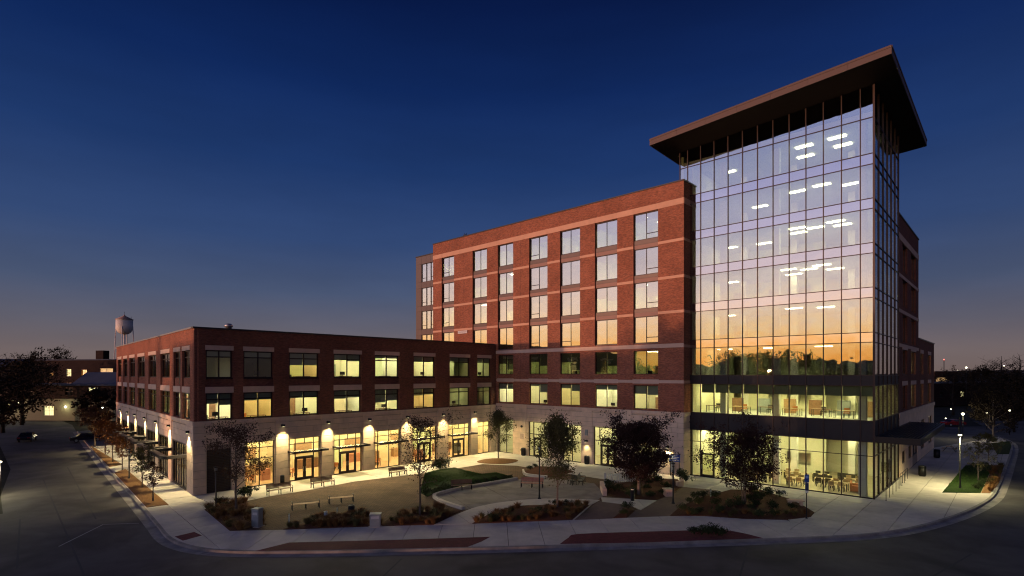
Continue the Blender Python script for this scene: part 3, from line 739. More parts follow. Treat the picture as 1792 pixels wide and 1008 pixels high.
# ground floor stone with doors
TO = [(14.42, 17.45, 0.0, 4.65), (20.37, 23.7, 0.0, 4.65), (26.15, 29.0, 0.0, 4.65), (30.9, 34.2, 0.0, 4.65), (36.4, 39.4, 0.0, 4.65)]
TP = [(17.7, 20.1), (24.0, 25.9), (29.2, 30.7), (34.5, 36.2), (39.7, 42.5)]
CRT = [(i * 4.65 / 6, (i + 1) * 4.65 / 6) for i in range(6)] + [(4.65, 5.2), (5.2, 5.75), (5.75, 6.38)]
sb = base_wall(TF, tall, TS0 + .06, 42.5, TO, 6.4)
stones(TF, tall, sb, TS0 + .06, 42.5, CRT, TO, TP)
ZS += .2; ledge(TF, tall, TS0 + .06, 42.5, TO, TP, 6.38)
sb2 = f.build(wall_mesh(MB(), .38, 1.62, 0, 6.4, [], .05, .3), 'stone_base', M_joint, tall)
stones(f, tall, sb2, .0, 1.6, CRT, [], []); f.bx('cap_stone', 0.1, -.08, 6.54, 1.6, .38, ZS - .012, M_stone, tall); f.bx('frieze_stone', .1, .0, 6.39, 1.6, .38, 6.53, M_stone, tall)
ZS -= .2
for k, (a, b, c, d) in enumerate(TO):
    if k in (1, 3):
        y = .12; mb = MB(); dx0, dx1 = a + .85, a + 2.0
        if k == 3: dx0, dx1 = a + 1.0, a + 2.9
        bars(mb, a, b, 0, d, [], [3.0], y, .09); mb.box(dx0 - .1, y + .005, .09, dx0, y + .09, 2.955); mb.box(dx1, y + .005, .09, dx1 + .1, y + .09, 2.955); mb.box(dx0, y + .006, 2.45, dx1, y + .09, 2.56)
        mb.box(a + .75, y + .005, 3.045, a + .84, y + .09, d - .09); mb.box(b - .75, y + .005, 3.045, b - .66, y + .09, d - .09)
        s = TF.build(mb, 'storefront', M_frame, tall)
        for p, q, zz0, zz1 in ((a + .09, dx0 - .1, .09, 2.955), (dx1 + .1, b - .09, .09, 2.955), (dx0, dx1, 2.56, 2.955), (a + .09, a + .75, 3.045, d - .09), (a + .84, b - .75, 3.045, d - .09), (b - .66, b - .09, 3.045, d - .09)):
            TF.bx('pane', p, y + .04, zz0, q, y + .055, zz1, G_clear, s)
        door(TF, tall, dx0, dx1, 2.43, y + .02, G_clear, 1 if k == 1 else 2)
    else: storefront(TF, tall, a, b, d, .12, 'tall', G_clear)
room(TF, tall, 14.4, 41.8, .03, 5.2, .5, 6.5, M_wall_in, M_floor_in, L_panel, 2, 9)
sconce(TF, tall, 29.95, 2.75, 260, name='wall_lantern'); sconce(TF, tall, 40.7, 3.0, 500, ang=120, name='wall_lantern')
TF.bx('alarm_box', 29.75, -.17, 3.5, 30.1, -.062, 4.2, M_greybox, tall)
mb = MB().tube([(0, -.16, 0), (0, -.06, 0)], .17, 12); ob('alarm_bell', mb.mesh('alarm_bell', M_black), TF.at(19.2, 0, 3.9), TF.a, tall)
TF.bx('notice_plate', 18.9, -.085, 2.2, 19.6, -.062, 2.9, M_lintel, tall)
# grey clad end block
pG = pP - U * 5.42 + V * .7; GF = Fac(pG, pP + V * .7)
gz = [(c, d) for c, d in TRW[2:]]
GW = [(1.5, 2.72), (2.78, 3.86), (3.92, 5.35)]
mb = MB(); wall_mesh(mb, 0, 5.42, 0, 30.6, [(a, b, c, d) for a, b in GW for c, d in gz], .06, .3); GF.build(mb, 'clad_wall', mat('panel joint', (.03, .02, .018), .8), tall)
for c, d in zip([14.0] + [q[1] for q in gz], [q[0] for q in gz] + [30.6]):
    for a, b in ((0, 1.5), (1.5, 2.75), (2.75, 3.89), (3.89, 5.42)):
        GF.bx('clad_panel', a + .012, 0, c + .012, b - .012, .055, d - .012, M_panel, tall)
for c, d in gz:
    GF.bx('clad_panel', .012, 0, c + .012, 1.5 - .012, .055, d - .012, M_panel, tall)
    for q, (a, b) in enumerate(GW): window(GF, tall, a, b, c, d, (), (), .1, G_tall, low=None if q == 1 else 0)
    room(GF, tall, .3, 5.4, c - .5, d + .3, .4, 4, M_wall_green, M_floor_in, None, 1, 1)
coping(GF, tall, -.05, 5.38, 30.6)
# hidden sides and roof
for p, q, zt in ((pC + V * 1.63, pC + V * 16, TR), (pC + V * 16, pP + V * 16, TR), (pP + V * 16 - U * 5.4, pG, 30.5), (pP + V * 16, pP + V * 16 - U * 5.4, 30.5)):
    f2 = Fac(p, q); f2.build(wall_mesh(MB(), .01, f2.L - .01, 0, zt, []), 'rear_wall', M_brick_dark, tall)
MB().prism([(p - pC)[:] for p in (pP + V * .4 + U * .1, pC + V * .4 - U * .3, pC + V * 16, pP + V * 16)], 30.9, 31.0).build('roof', M_roof, v3(pC), 0, tall)

# ================================================================== GLASS TOWER
tower = thing('glass_tower', v3(pD), 'glass corner tower reflecting the sunset under a jutting copper edged roof', 'building')
SX = [0.0, .89] + [2.36 + 1.472 * k for k in range(11)] + [TW.L]
TZ = [(0, 3.76), (3.76, 5.01), (5.01, 6.88), (6.88, 9.99), (9.99, 10.9), (10.9, 13.84), (13.84, 14.72), (14.72, 17.79), (17.79, 18.7), (18.7, 21.71), (21.71, 22.62), (22.62, 25.64), (25.64, 26.55), (26.55, 29.56), (29.56, 30.51), (30.51, 33.68), (33.68, 36.4)]
KIND = ['g', 'g', 'd', 'c', 'd', 'v', 's', 'v', 's', 'v', 's', 'v', 's', 'v', 's', 'v', 't']
pK = Vector((30.4, 43.6))
def soffit(p):
    d = Vector((p[0], p[1])) - pK; return 36.72 + .058 * d.dot(U) - .02 * d.dot(V)
for fac, xs in ((TW, SX), (TS, [13.3 * k / 6 for k in range(7)])):
    n = len(xs) - 1
    for i in range(n):
        a, b = xs[i], xs[i + 1]
        for (c, d), k in zip(TZ, KIND):
            if k == 't':
                za = soffit(fac.at(a)) - .03; zb = soffit(fac.at(b)) - .03
                mb = MB(); w = b - a - .05
                for y in (0.0, .02):
                    P = [(-w / 2, y, 0), (w / 2, y, 0), (w / 2, y, zb - c), (-w / 2, y, za - c)]; mb.face(P if y == 0 else P[::-1])
                fac.piece('pane', mb.mesh('pane', G_tower), (a + b) / 2, .03, c + .03, tower); continue
            if k == 'd': fac.bx('spandrel_panel', a + .02, .02, c + .025, b - .02, .08, d - .025, M_darkpanel, tower); continue
            g = {'g': G_tower_low, 'c': G_low2, 'v': G_tower, 's': G_span}[k]
            po = fac.bx('spandrel_glass' if k == 's' else 'pane', a + .02, .03, c + .025, b - .02, .045, d - .025, g, tower)
            po.rotation_euler = (random.uniform(-.0016, .0016), 0, po.rotation_euler[2] + random.uniform(-.0025, .0025))
    for i, x in enumerate(xs):
        if fac is TS and i == 0: continue
        last = fac is TW and i == len(xs) - 1
        zt = soffit(fac.at(x)) - .01
        if last: fac.bx('mullion', x - .10, -.04, 0, x + .06, .12, zt, M_mull, tower)
        else: fac.bx('mullion', x - .035, -.05, 0, x + .035, .09, zt, M_mull, tower)
    for c, d in TZ[1:]:
        for i in range(n): fac.bx('transom', xs[i] + (.045 if i else .04), -.03, c - .03, xs[i + 1] - (.11 if fac is TW and i == n - 1 else .04), .085, c + .03, M_mull, tower)
    fac.bx('base_rail', xs[0] + .08, -.02, .0, xs[-1] - .12, .08, .10, M_frame, tower)
# hidden sides
f2 = Fac(pE, pL + V * 13.3); f2.build(wall_mesh(MB(), .05, f2.L, 0, 35.2, []), 'core_wall', M_wall_in, tower)
f2 = Fac(pL + V * 13.3, pL); f2.build(wall_mesh(MB(), .4, f2.L - .15, 0, 35.0, []), 'core_wall', M_wall_green, tower)
TW.bx('core_wall', 1.27, .3, .03, 1.36, 13.0, 33.6, M_wall_in, tower)
# slabs with ceilings, cores, columns and lights
def trel(x, y): p = TW.at(x, y); return (p.x - pD.x, p.y - pD.y)
for (c, d), k in zip(TZ, KIND):
    if k in 'sd' or k == 't':
        if k == 't': c, d = 33.70, 34.3
        MB().prism([trel(.15, .14), trel(TW.L - .16, .14), trel(TW.L - .16, 13.1), trel(.15, 13.1)], c + .03, d - .05).build('floor_slab', M_slabceil, v3(pD), 0, tower)
MB().prism([trel(.15, .14), trel(TW.L - .16, .14), trel(TW.L - .16, 13.1), trel(.15, 13.1)], -.05, .03).build('floor_slab', M_floor_in, v3(pD), 0, tower)
FL = [(.03, 5.01), (6.85, 9.99), (10.87, 13.84), (14.69, 17.79), (18.67, 21.71), (22.6, 25.64), (26.53, 29.56), (30.49, 33.68)]
for q, (c, d) in enumerate(FL):
    MB().box(0, 0, 0, 0, 0, 0) if False else None
    for x, y in ((4.3, 1.5), (9.6, 1.5), (17.1, 1.0), (4.3, 7.5), (9.6, 7.5), (15.0, 7.5)): TW.bx('column', x - .3, y - .3, c + .001, x + .3, y + .3, d + .02, M_col_in, tower)
    cw = MB(); wall_mesh(cw, .6, 12.0, c, d + .02, [(2.0, 3.0, c + .01, c + 2.2), (6.0, 7.0, c + .01, c + 2.2), (8.0, 10.5, c + .8, c + 2.2)], 10.2, .15)
    TW.build(cw, 'partition', M_wall_in if q < 2 else M_wall_green, tower)
    spots = {0: [(2.2, 3.2), (5.8, 3), (8.8, 3.2), (11.8, 3.2), (14.8, 3.2), (2.2, 7), (7.5, 7), (11.8, 7), (15.5, 7)],
             1: [(2.2, 3.2), (5.8, 3), (8.8, 3.2), (11.8, 3.2), (14.8, 3.2), (2.2, 7), (7.5, 7), (11.8, 7), (15.5, 7)],
             2: [(3, 5), (8, 5), (13, 5)], 3: [(2.8, 6.5), (10.5, 4), (13.2, 5)], 4: [(10.2, 3.2), (11.8, 4.4), (13.3, 3), (9.8, 6.5), (13.8, 6), (3, 7)],
             5: [(11.2, 2.6), (12.6, 3.6), (14.6, 2.5), (10.8, 4.6), (14.8, 4.3), (3.0, 6.5), (6.6, 7)], 6: [(11.0, 3.4), (13.3, 3.0), (15.5, 4.6), (6.5, 6)], 7: [(11.8, 2.7), (14.7, 2.6), (11.2, 5.5), (14.7, 5), (3.6, 4.5)]}[q]
    for x, y in spots:
        TW.bx('ceiling_light', x - .75, y - .27, d - .045, x + .75, y + .27, d - .012 + .03, L_tower0 if q < 2 else L_tower, tower)
    if q in (1, 2): # lowered roller blinds along the street front
        for i in range(n := len(SX) - 1):
            if i in (0, 1): continue
            hgt = .95 if q == 1 else 0
            if hgt: TW.bx('shade', SX[i] + .05, .2, d - hgt, SX[i + 1] - .05, .215, d + .0, M_shade, tower)
# inset vestibule door on the tower front and the side door
door(TW, tower, SX[2] + .03, SX[3] + .02, 2.55, -.005, G_tower_low, 1)
door(TS, tower, 6.75, 8.8, 2.6, -.005, G_tower_low, 2)
# roof plate: fascia boards, soffit
kk = [pK, pK - U * 21.4, pK - U * 21.4 + V * 22.7, pK + V * 22.7]
mb = MB(); t = .14
b0 = [Vector((p.x - pD.x, p.y - pD.y, soffit(p))) for p in kk]
mb.face(b0[::-1] if False else [b0[0], b0[1], b0[2], b0[3]], 1); mb.face([p + Vector((0, 0, .60)) for p in b0][::-1], 2)
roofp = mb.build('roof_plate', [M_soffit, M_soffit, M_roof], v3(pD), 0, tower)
for i in range(4):
    p, q = kk[i], kk[(i + 1) % 4]; L = (q - p).length; n = max(1, round(L / 3.05)); dd = (q - p) / L; nn = Vector((dd.y, -dd.x)) if i != 9 else None
    cen = (kk[0] + kk[2]) / 2
    if nn.dot(p - cen) < 0: nn = -nn
    for j in range(n):
        a = p + dd * (L * j / n + .006); b = p + dd * (L * (j + 1) / n - .006); mbb = MB()
        for z0, z1, e in ((-.02, .50, .03), (.50, .68, .07)):
            P = []
            for w2 in (a, b):
                for off in (-.03, e): P.append((w2 + nn * off, soffit(w2)))
            A_, B_, C_, D_ = P
            def vv(pp, z): return (pp[0].x - pD.x, pp[0].y - pD.y, pp[1] + z)
            mbb.face([vv(B_, z0), vv(D_, z0), vv(D_, z1), vv(B_, z1)]); mbb.face([vv(A_, z1), vv(B_, z1), vv(D_, z1), vv(C_, z1)]); mbb.face([vv(B_, z0), vv(A_, z0), vv(C_, z0), vv(D_, z0)])
            mbb.face([vv(C_, z0), vv(A_, z0), vv(A_, z1), vv(C_, z1)]); mbb.face([vv(A_, z0), vv(B_, z0), vv(B_, z1), vv(A_, z1)]); mbb.face([vv(D_, z0), vv(C_, z0), vv(C_, z1), vv(D_, z1)])
        mbb.build('fascia_board', M_fascia, v3(pD), 0, roofp)
# entrance canopy along the side street: frame with slats
cp = MB(); CW, CL, CZ = 3.3, 20.5, 5.0
cp.box(0.0, -CW, CZ, CL, -CW + .18, CZ + .55); cp.box(0, -CW + .18, CZ, .18, -.06, CZ + .55); cp.box(CL - .18, -CW + .18, CZ, CL, -.06, CZ + .55); cp.box(.18, -.24, CZ + .1, CL - .18, -.06, CZ + .5); cp.box(.18, -CW + .18, CZ + .05, CL - .18, -.24, CZ + .12)
can = TS.build(cp, 'side_canopy', mat('black canopy steel', (.022, .018, .017), .4, .4), tower)
for k in range(11): TS.bx('slat', .2, -CW + .32 + k * .26, CZ + .40, CL - .2, -CW + .44 + k * .26, CZ + .54, MATS['black canopy steel'], can)

# ================================================================== REAR BRICK WING (side street)
rear = thing('rear_brick_wing', v3(pE), 'shaded brick wing behind the glass tower stepping down along the side street', 'building')
RC = [(2.6, 6.2), (9.0, 13.2), (17.6, 20.4), (25.4, 28.8)]
mb = MB(); wall_mesh(mb, 0.02, 15.6, 6.9, 28.0, [(a, b, c, d) for a, b in RC[:2] for c, d in TRW[:5]], 0, .38); wall_mesh(mb, 15.6, 32.8, 6.9, 15.5, [(a, b, c, d) for a, b in RC[2:] for c, d in TRW[:2]], 0, .38)
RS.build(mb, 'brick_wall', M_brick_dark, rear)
for i, (a, b) in enumerate(RC):
    for r, (c, d) in enumerate(TRW[:5]):
        if i > 1 and r > 1: continue
        window(RS, rear, a, b, c, d, (.5,), (), .22, G_tall if r > 1 else G_low, low=0 if r > 1 else None)
        if r < 2: RS.bx('lintel', a - .1, -.04, d + .02, b + .1, .02, d + .5, M_lintel, rear)
        room(RS, rear, a - .8, b + .8, c - .6, d + .25, .45, 3.5, M_wall_green, M_floor_in, L_dim if r < 2 and i > 0 else None, 1, 1)
band(RS, rear, .02, 15.6, 25.42, 26.1, RC[:2], True, M_lintel)
for z in (21.45, 17.66, 13.95): band(RS, rear, .02, 15.6, z, z + .36, RC[:2], True, M_lintel)
coping(RS, rear, 0, 15.6, 28.0); coping(RS, rear, 15.7, 32.85, 15.5)
RW = [(2.3, 4.6, 1.2, 2.5), (7.1, 9.6, 1.2, 2.6), (10.3, 14.8, 1.1, 2.4), (18.1, 21.6, 1.2, 2.6), (26.1, 30.2, 1.2, 2.6), (18.1, 21.6, 3.8, 5.0), (26.1, 30.2, 3.8, 5.0)]
mb = MB(); wall_mesh(mb, .05, 32.8, 0, 6.4, RW, .05, .3); sb = RS.build(mb, 'stone_base', M_joint, rear)
CRR = [(0, 1.2), (1.2, 2.55), (2.55, 3.75), (3.75, 5.05), (5.05, 6.38)]
stones(RS, rear, sb, .05, 32.8, CRR, RW, [], course=3.0)
for k in range(11): RS.bx('cap_stone', .06 + k * 2.976, -.12, 6.39, .05 + (k + 1) * 2.976, .3, 6.88, M_stone, rear)
for a, b, c, d in RW: window(RS, rear, a, b, c, d, (.5,), (), .12, G_low)
room(RS, rear, .5, 32, .03, 5.6, .5, 3, M_wall_green, M_floor_in, None, 1, 1)
for p, q, zt in ((pF, pF - U * 14, 28.0), (pQ, pQ - U * 14, 15.4), (pQ - U * 14, pE - U * 14, 15.3)):
    f2 = Fac(p, q); f2.build(wall_mesh(MB(), .4, f2.L, 6.9 if zt > 20 else 0, zt - .01, []), 'rear_wall', M_brick_dark, rear)
MB().prism([(p - pE)[:] for p in (pE - U * .4, pF - U * .4, pF - U * 14, pE - U * 14)], 27.2, 27.3).build('roof', M_roof, v3(pE), 0, rear)
MB().prism([(p - pE)[:] for p in (pF - U * .4, pQ - U * .4 - V * .4, pQ - U * 14 - V * .4, pF - U * 14)], 14.8, 14.9).build('roof', M_roof, v3(pE), 0, rear)

# ================================================================== GROUND, ROADS, PAVEMENTS
def ccw(poly):
    a = sum(poly[i][0] * poly[(i + 1) % len(poly)][1] - poly[(i + 1) % len(poly)][0] * poly[i][1] for i in range(len(poly)))
    return poly if a > 0 else poly[::-1]
def sheet(name, poly, z, m, kind='structure', label=None, parent=None, th=None):
    mb = MB()
    if th: mb.prism(poly, z - th, z)
    else:
        poly = ccw(poly); mb.face([(p[0], p[1], z) for p in poly], 0, [(p[0], p[1]) for p in poly])
    o = mb.build(name, m, parent=parent)
    if kind and parent is None: o['kind'] = kind
    return o
def spline(pts, n=6, closed=False):
    """Catmull-Rom through 2d points"""
    out = []; N_ = len(pts)
    for i in range(N_ if closed else N_ - 1):
        P = [pts[(i + k) % N_] if closed else pts[max(0, min(N_ - 1, i + k))] for k in (-1, 0, 1, 2)]
        for j in range(n):
            t = j / n
            out.append(tuple(.5 * (2 * P[1][c] + (P[2][c] - P[0][c]) * t + (2 * P[0][c] - 5 * P[1][c] + 4 * P[2][c] - P[3][c]) * t * t + (3 * P[1][c] - P[0][c] - 3 * P[2][c] + P[3][c]) * t ** 3) for c in (0, 1)))
    if not closed: out.append(tuple(pts[-1]))
    return out
def offset(line, d):
    out = []
    for i, p in enumerate(line):
        a = Vector(line[max(0, i - 1)]); b = Vector(line[min(len(line) - 1, i + 1)]); t = (b - a).normalized(); n = Vector((-t.y, t.x)); q = Vector(p) + n * d
        out.append((q.x, q.y))
    return out
def clip_cell(poly, cell):
    """part of poly inside the convex ccw cell"""
    out = poly
    for i in range(len(cell)):
        a, b = cell[i], cell[(i + 1) % len(cell)]; inp = out; out = []
        if not inp: break
        def side(p): return (b[0] - a[0]) * (p[1] - a[1]) - (b[1] - a[1]) * (p[0] - a[0])
        for j in range(len(inp)):
            p, q = inp[j], inp[(j + 1) % len(inp)]; sp, sq = side(p), side(q)
            if sp >= 0: out.append(p)
            if (sp >= 0) != (sq >= 0):
                t = sp / (sp - sq); out.append((p[0] + (q[0] - p[0]) * t, p[1] + (q[1] - p[1]) * t))
    return out
def area(p): return abs(sum(p[i][0] * p[(i + 1) % len(p)][1] - p[(i + 1) % len(p)][0] * p[i][1] for i in range(len(p)))) / 2
def slabs(parent, poly, org, ang, cw, ch, z, m, gap=.04, th=.06, name='slab', z0=None):
    """cut a paved area into slabs on a turned grid; each slab is one piece with its own joints"""
    t = (math.cos(ang), math.sin(ang)); n = (-t[1], t[0])
    L = [((p[0] - org[0]) * t[0] + (p[1] - org[1]) * t[1], (p[0] - org[0]) * n[0] + (p[1] - org[1]) * n[1]) for p in poly]
    L = ccw(L)
    i0, i1 = math.floor(min(p[0] for p in L) / cw), math.ceil(max(p[0] for p in L) / cw); j0, j1 = math.floor(min(p[1] for p in L) / ch), math.ceil(max(p[1] for p in L) / ch)
    for i in range(i0, i1):
        for j in range(j0, j1):
            c = [(i * cw + gap / 2, j * ch + gap / 2), ((i + 1) * cw - gap / 2, j * ch + gap / 2), ((i + 1) * cw - gap / 2, (j + 1) * ch - gap / 2), (i * cw + gap / 2, (j + 1) * ch - gap / 2)]
            q = clip_cell(L, c)
            if len(q) < 3 or area(q) < .05: continue
            cx = sum(p[0] for p in q) / len(q); cyy = sum(p[1] for p in q) / len(q)
            MB().prism([(p[0] - cx, p[1] - cyy) for p in q], -th, 0).build(name, m, (org[0] + cx * t[0] + cyy * n[0], org[1] + cx * t[1] + cyy * n[1], z + random.uniform(-.002, .002)), ang, parent)

M_earth = mat('dark ground', (.035, .032, .022), .95, var=.4, scale=.3, spec=.1)
sheet('ground', [(-1500, -600), (1500, -600), (1500, 2600), (-1500, 2600)], -.30, M_earth)
# kerb line of the corner block
KL = [(-84.0, 105.0), (-63.76, 82.13), (-49.14, 65.61), (-38.47, 53.70), (-30.09, 44.37), (-25.78, 39.52), (-23.80, 37.27), (-22.21, 35.80), (-20.40, 34.68), (-18.36, 34.00), (-16.00, 33.78), (-12.62, 33.84), (-9.11, 34.00), (-7.03, 34.17), (-2.86, 34.45), (0.40, 34.70), (4.57, 35.06), (8.47, 35.38), (12.45, 35.80), (17.08, 36.30), (23.25, 37.13), (27.32, 38.36), (31.97, 40.75), (37.13, 44.07), (42.78, 48.48), (48.52, 54.09), (60.43, 66.28), (78.34, 85.14), (86.0, 96.0)]
KLs = spline(KL, 4)
# roads
road = sheet('road', [(-170, 190), (-97, 120), (-84, 105), (-63, 84), (-30, 45.5), (-20, 36), (-5, 36), (20, 38), (48, 56), (80, 88), (88, 97), (110, 130), (300, 130), (300, -60), (-60, -60), (-40.8, 43.6), (-47, 50), (-58.9, 63.9), (-92, 97)], -.16, M_asphalt)
crossroad = sheet('side_road', [(70, 100), (78, 112), (150, 128), (220, 128), (220, 110), (150, 108), (90, 92)], -.155, M_asphalt)
# gutter and kerb stones
gut = sheet('gutter', offset(KLs, -.02) + offset(KLs, -.62)[::-1], -.150, M_gutter)
kerb = ob('kerb', None); kerb['kind'] = 'structure'
acc = 0; cur = [KLs[0]]; KI = offset(KLs, .22)
seg = [0]; 
for i in range(1, len(KLs)):
    acc += math.dist(KLs[i], KLs[i - 1])
    if acc > 2.6: seg.append(i); acc = 0
if seg[-1] != len(KLs) - 1: seg.append(len(KLs) - 1)
for a, b in zip(seg[:-1], seg[1:]):
    outer = KLs[a:b + 1]; inner = KI[a:b + 1]; c = outer[0]
    d0 = (Vector(outer[1]) - Vector(outer[0])).normalized() * .012
    outer = [(outer[0][0] + d0.x, outer[0][1] + d0.y)] + outer[1:]; inner = [(inner[0][0] + d0.x, inner[0][1] + d0.y)] + inner[1:]
    MB().prism([(p[0] - c[0], p[1] - c[1]) for p in outer + inner[::-1]], -.29, .006).build('kerb_stone', M_kerb, (c[0], c[1], random.uniform(-.003, .003)), 0, kerb)
# block: one base sheet of dark joint bed inside the kerb
block = KI + [(60, 130), (-40, 150), (-84, 120)]
bed = sheet('plaza_base', block, -.055, mat('joint sand', (.10, .09, .08), .95))
# brick pavers over the courtyard
M_paver = brick_mat('brown clay pavers', (.165, .098, .055), (.12, .074, .046), (.055, .04, .03), bw=.40, rh=.20, ms=.022, bump=.5, blotch=.3, lf=.25)
M_paver2 = brick_mat('red brick verge', (.16, .034, .042), (.115, .025, .034), (.06, .025, .03), bw=.21, rh=.105, ms=.008, bump=.4, blotch=.3)
M_paver3 = brick_mat('pale path pavers', (.235, .16, .115), (.19, .13, .10), (.09, .07, .06), bw=.3, rh=.15, ms=.010, bump=.3, blotch=.2)
court = [(-19.83, 38.22), (-24.97, 44.19), (-23.19, 47.17), (-21.97, 48.93), (-18.99, 52.10), (-16.19, 55.85), (-13.08, 58.18), (-8.75, 61.24), (-3.57, 66.70), (0.62, 65.45), (6.54, 59.84), (11.81, 55.12), (16.75, 53.16), (20.16, 48.71), (12.24, 42.23), (4.57, 41.07), (-3.03, 40.03), (-9.76, 39.37), (-16.01, 38.50)]
sheet('courtyard_paving', court, -.004, M_paver)

# concrete walks, slab by slab
walk = ob('sidewalk', None); walk['kind'] = 'structure'
inner = [(-19.83, 38.22), (-16.01, 38.50), (-9.76, 39.37), (-3.03, 40.03), (4.57, 41.07), (12.24, 42.23), (14.81, 42.23), (17.57, 41.39), (20.96, 41.07)]
vline = [(18.76, 36.74), (17.04, 36.62), (14.59, 38.57), (12.51, 38.29), (4.52, 37.40), (-1.54, 36.74), (-7.43, 36.11), (-14.54, 35.50), (-16.34, 34.11), (-17.89, 34.33)]
slabs(walk, inner + vline, (-9.76, 39.37), R(1.8), 2.35, 40, .0, M_concrete)
# between that walk and the kerb (under the brick verges too)
kin = [p for p in KI if (-16.34, 34.11)[0] - .2 < p[0] < (18.76, 36.74)[0] + .1 and p[1] < 45]
slabs(walk, [v for v in vline[::-1]] + kin[::-1], (-9.76, 39.37), R(1.8), 2.35, 40, .0, M_concrete)
# left corner and street walk
west_in = [pA + U * .0 + V * .02, pW]
cw_ = [tuple(pW + Vector((-2.6, -3.4))), tuple(pW), tuple(pA), (-24.97, 44.19), (-19.83, 38.22), (-17.89, 34.33)] + [p for p in KI[::-1] if p[0] < (-17.89, 34.33)[0] and p[0] > -66]
slabs(walk, cw_, tuple(pA), R(132.67), 2.9, 2.5, .0, M_concrete)
# apron along the shops and the corner plaza
apron = [tuple(pA), tuple(pB), tuple(pC), (16.75, 53.16), (11.81, 55.12), (6.54, 59.84), (0.62, 65.45), (-3.57, 66.70), (-8.75, 61.24), (-13.08, 58.18), (-16.19, 55.85), (-18.99, 52.10), (-21.97, 48.93), (-23.19, 47.17), (-24.97, 44.19)]
slabs(walk, apron, tuple(pA), uA + R(90), 3.3, 3.3, .0, M_conc_lt)
# plaza round the tower and along the side street
pl = [tuple(pC), tuple(pL), tuple(pD), tuple(pD + V * 46), (86.0, 96.0)] + [p for p in KI[::-1] if p[0] > (18.76, 36.74)[0] + .1] + [(18.76, 36.74), (20.96, 41.07), (20.16, 48.71), (16.75, 53.16)]
slabs(walk, pl, tuple(pD), uA, 2.55, 2.55, .0, M_concrete)
# detectable strip at the left corner
sheet('paver_strip', [(-22.85, 36.87), (-22.16, 37.94), (-21.18, 37.13), (-21.77, 35.99)], .012, M_paver2, th=.02)
# brick verges beside the kerb
sheet('brick_verge', [(-15.97, 33.87), (-14.56, 35.55), (-7.44, 36.16), (-1.47, 36.81), (-2.03, 35.74), (-2.87, 34.63), (-9.19, 34.19), (-12.68, 34.00)], .012, M_paver2, th=.02)
sheet('brick_verge', spline([(3.11, 35.26), (3.81, 36.62), (4.52, 37.45), (8.53, 37.94), (12.52, 38.33), (14.60, 38.61), (15.99, 37.67), (16.86, 36.49)], 3) + [(12.52, 36.01), (8.52, 35.56)], .012, M_paver2, th=.02)
# paths across the courtyard
sheet('brick_path', [(4.57, 41.07), (7.39, 46.88), (7.73, 47.17), (9.77, 46.03), (7.67, 41.51)], .003, M_paver3, th=.02)
sheet('brick_path', [(8.85, 41.72), (9.98, 44.00), (12.59, 47.38), (14.95, 50.11), (16.75, 53.16), (19.45, 51.59), (17.25, 49.16), (13.96, 45.20), (12.24, 42.23)], .003, M_paver3, th=.02)
# oval terrace with its wall seat
oval = spline([(0.30, 56.91), (-3.43, 53.57), (-5.43, 51.71), (-6.88, 49.63), (-7.08, 48.48), (-6.36, 46.96), (-5.36, 45.53), (-4.07, 44.00)], 5) + [(-1.74, 46.13), (2.42, 48.04), (7.53, 47.82), (8.55, 49.63), (8.29, 54.83), (3.89, 57.86)]
terr = ob('terrace', None); terr['kind'] = 'structure'
slabs(terr, oval, (0.30, 56.91), R(24), 4.2, 4.2, .012, mat('terrace concrete', (.27, .238, .205), .85, var=.14, scale=1.0, stain=.25, stscale=.4, spec=.2))
cw2 = spline([(-5.72, 39.73), (-4.31, 42.74), (-2.89, 45.14), (-0.54, 46.96), (2.42, 48.04), (5.25, 48.04), (7.70, 47.60)], 4) + spline([(6.63, 45.73), (5.02, 45.93), (3.52, 45.93), (0.57, 45.53), (-1.42, 43.63), (-3.02, 39.97)], 4)
slabs(terr, cw2, (-3.02, 39.97), R(25), 3.0, 30, .016, M_conc_lt)
sheet('brick_path_edge', [(6.53, 45.73), (6.68, 45.73), (4.73, 41.13), (4.58, 41.10)], .03, M_conc_lt, th=.05)
slabs(terr, [(7.94, 48.48), (12.56, 47.28), (10.40, 44.00), (9.90, 45.73), (7.79, 46.96)], (7.94, 48.48), R(0), 3.0, 30, .05, M_conc_lt)
def low_wall(name, line, w, z, m, label, h0=-.05, n=4, cat='wall', group=None):
    """low wall in cut lengths"""
    line = spline(line, n); inn = offset(line, w); t = thing(name, (*line[0], 0), label, cat, group)
    k = 3
    for i in range(0, len(line) - 1, k):
        e = min(i + k, len(line) - 1); A_ = line[i:e + 1]; B_ = inn[i:e + 1]
        s = (Vector(A_[1]) - Vector(A_[0])).normalized() * .01
        A_ = [(A_[0][0] + s.x, A_[0][1] + s.y)] + A_[1:]; B_ = [(B_[0][0] + s.x, B_[0][1] + s.y)] + B_[1:]
        c = A_[0]; MB().prism([(p[0] - c[0], p[1] - c[1]) for p in A_ + B_[::-1]], h0, z).build('stone', m, (c[0], c[1], 0), 0, t)
    return t
low_wall('seat_wall', [(-4.08, 44.19), (-5.37, 45.61), (-6.37, 47.00), (-7.10, 48.59), (-6.90, 49.75), (-5.45, 51.84), (-3.44, 53.70), (-1.51, 55.41), (0.42, 57.07)][::-1], .32, .22, M_conc_lt, 'low curved concrete kerb wall bordering the lawn and the oval terrace')
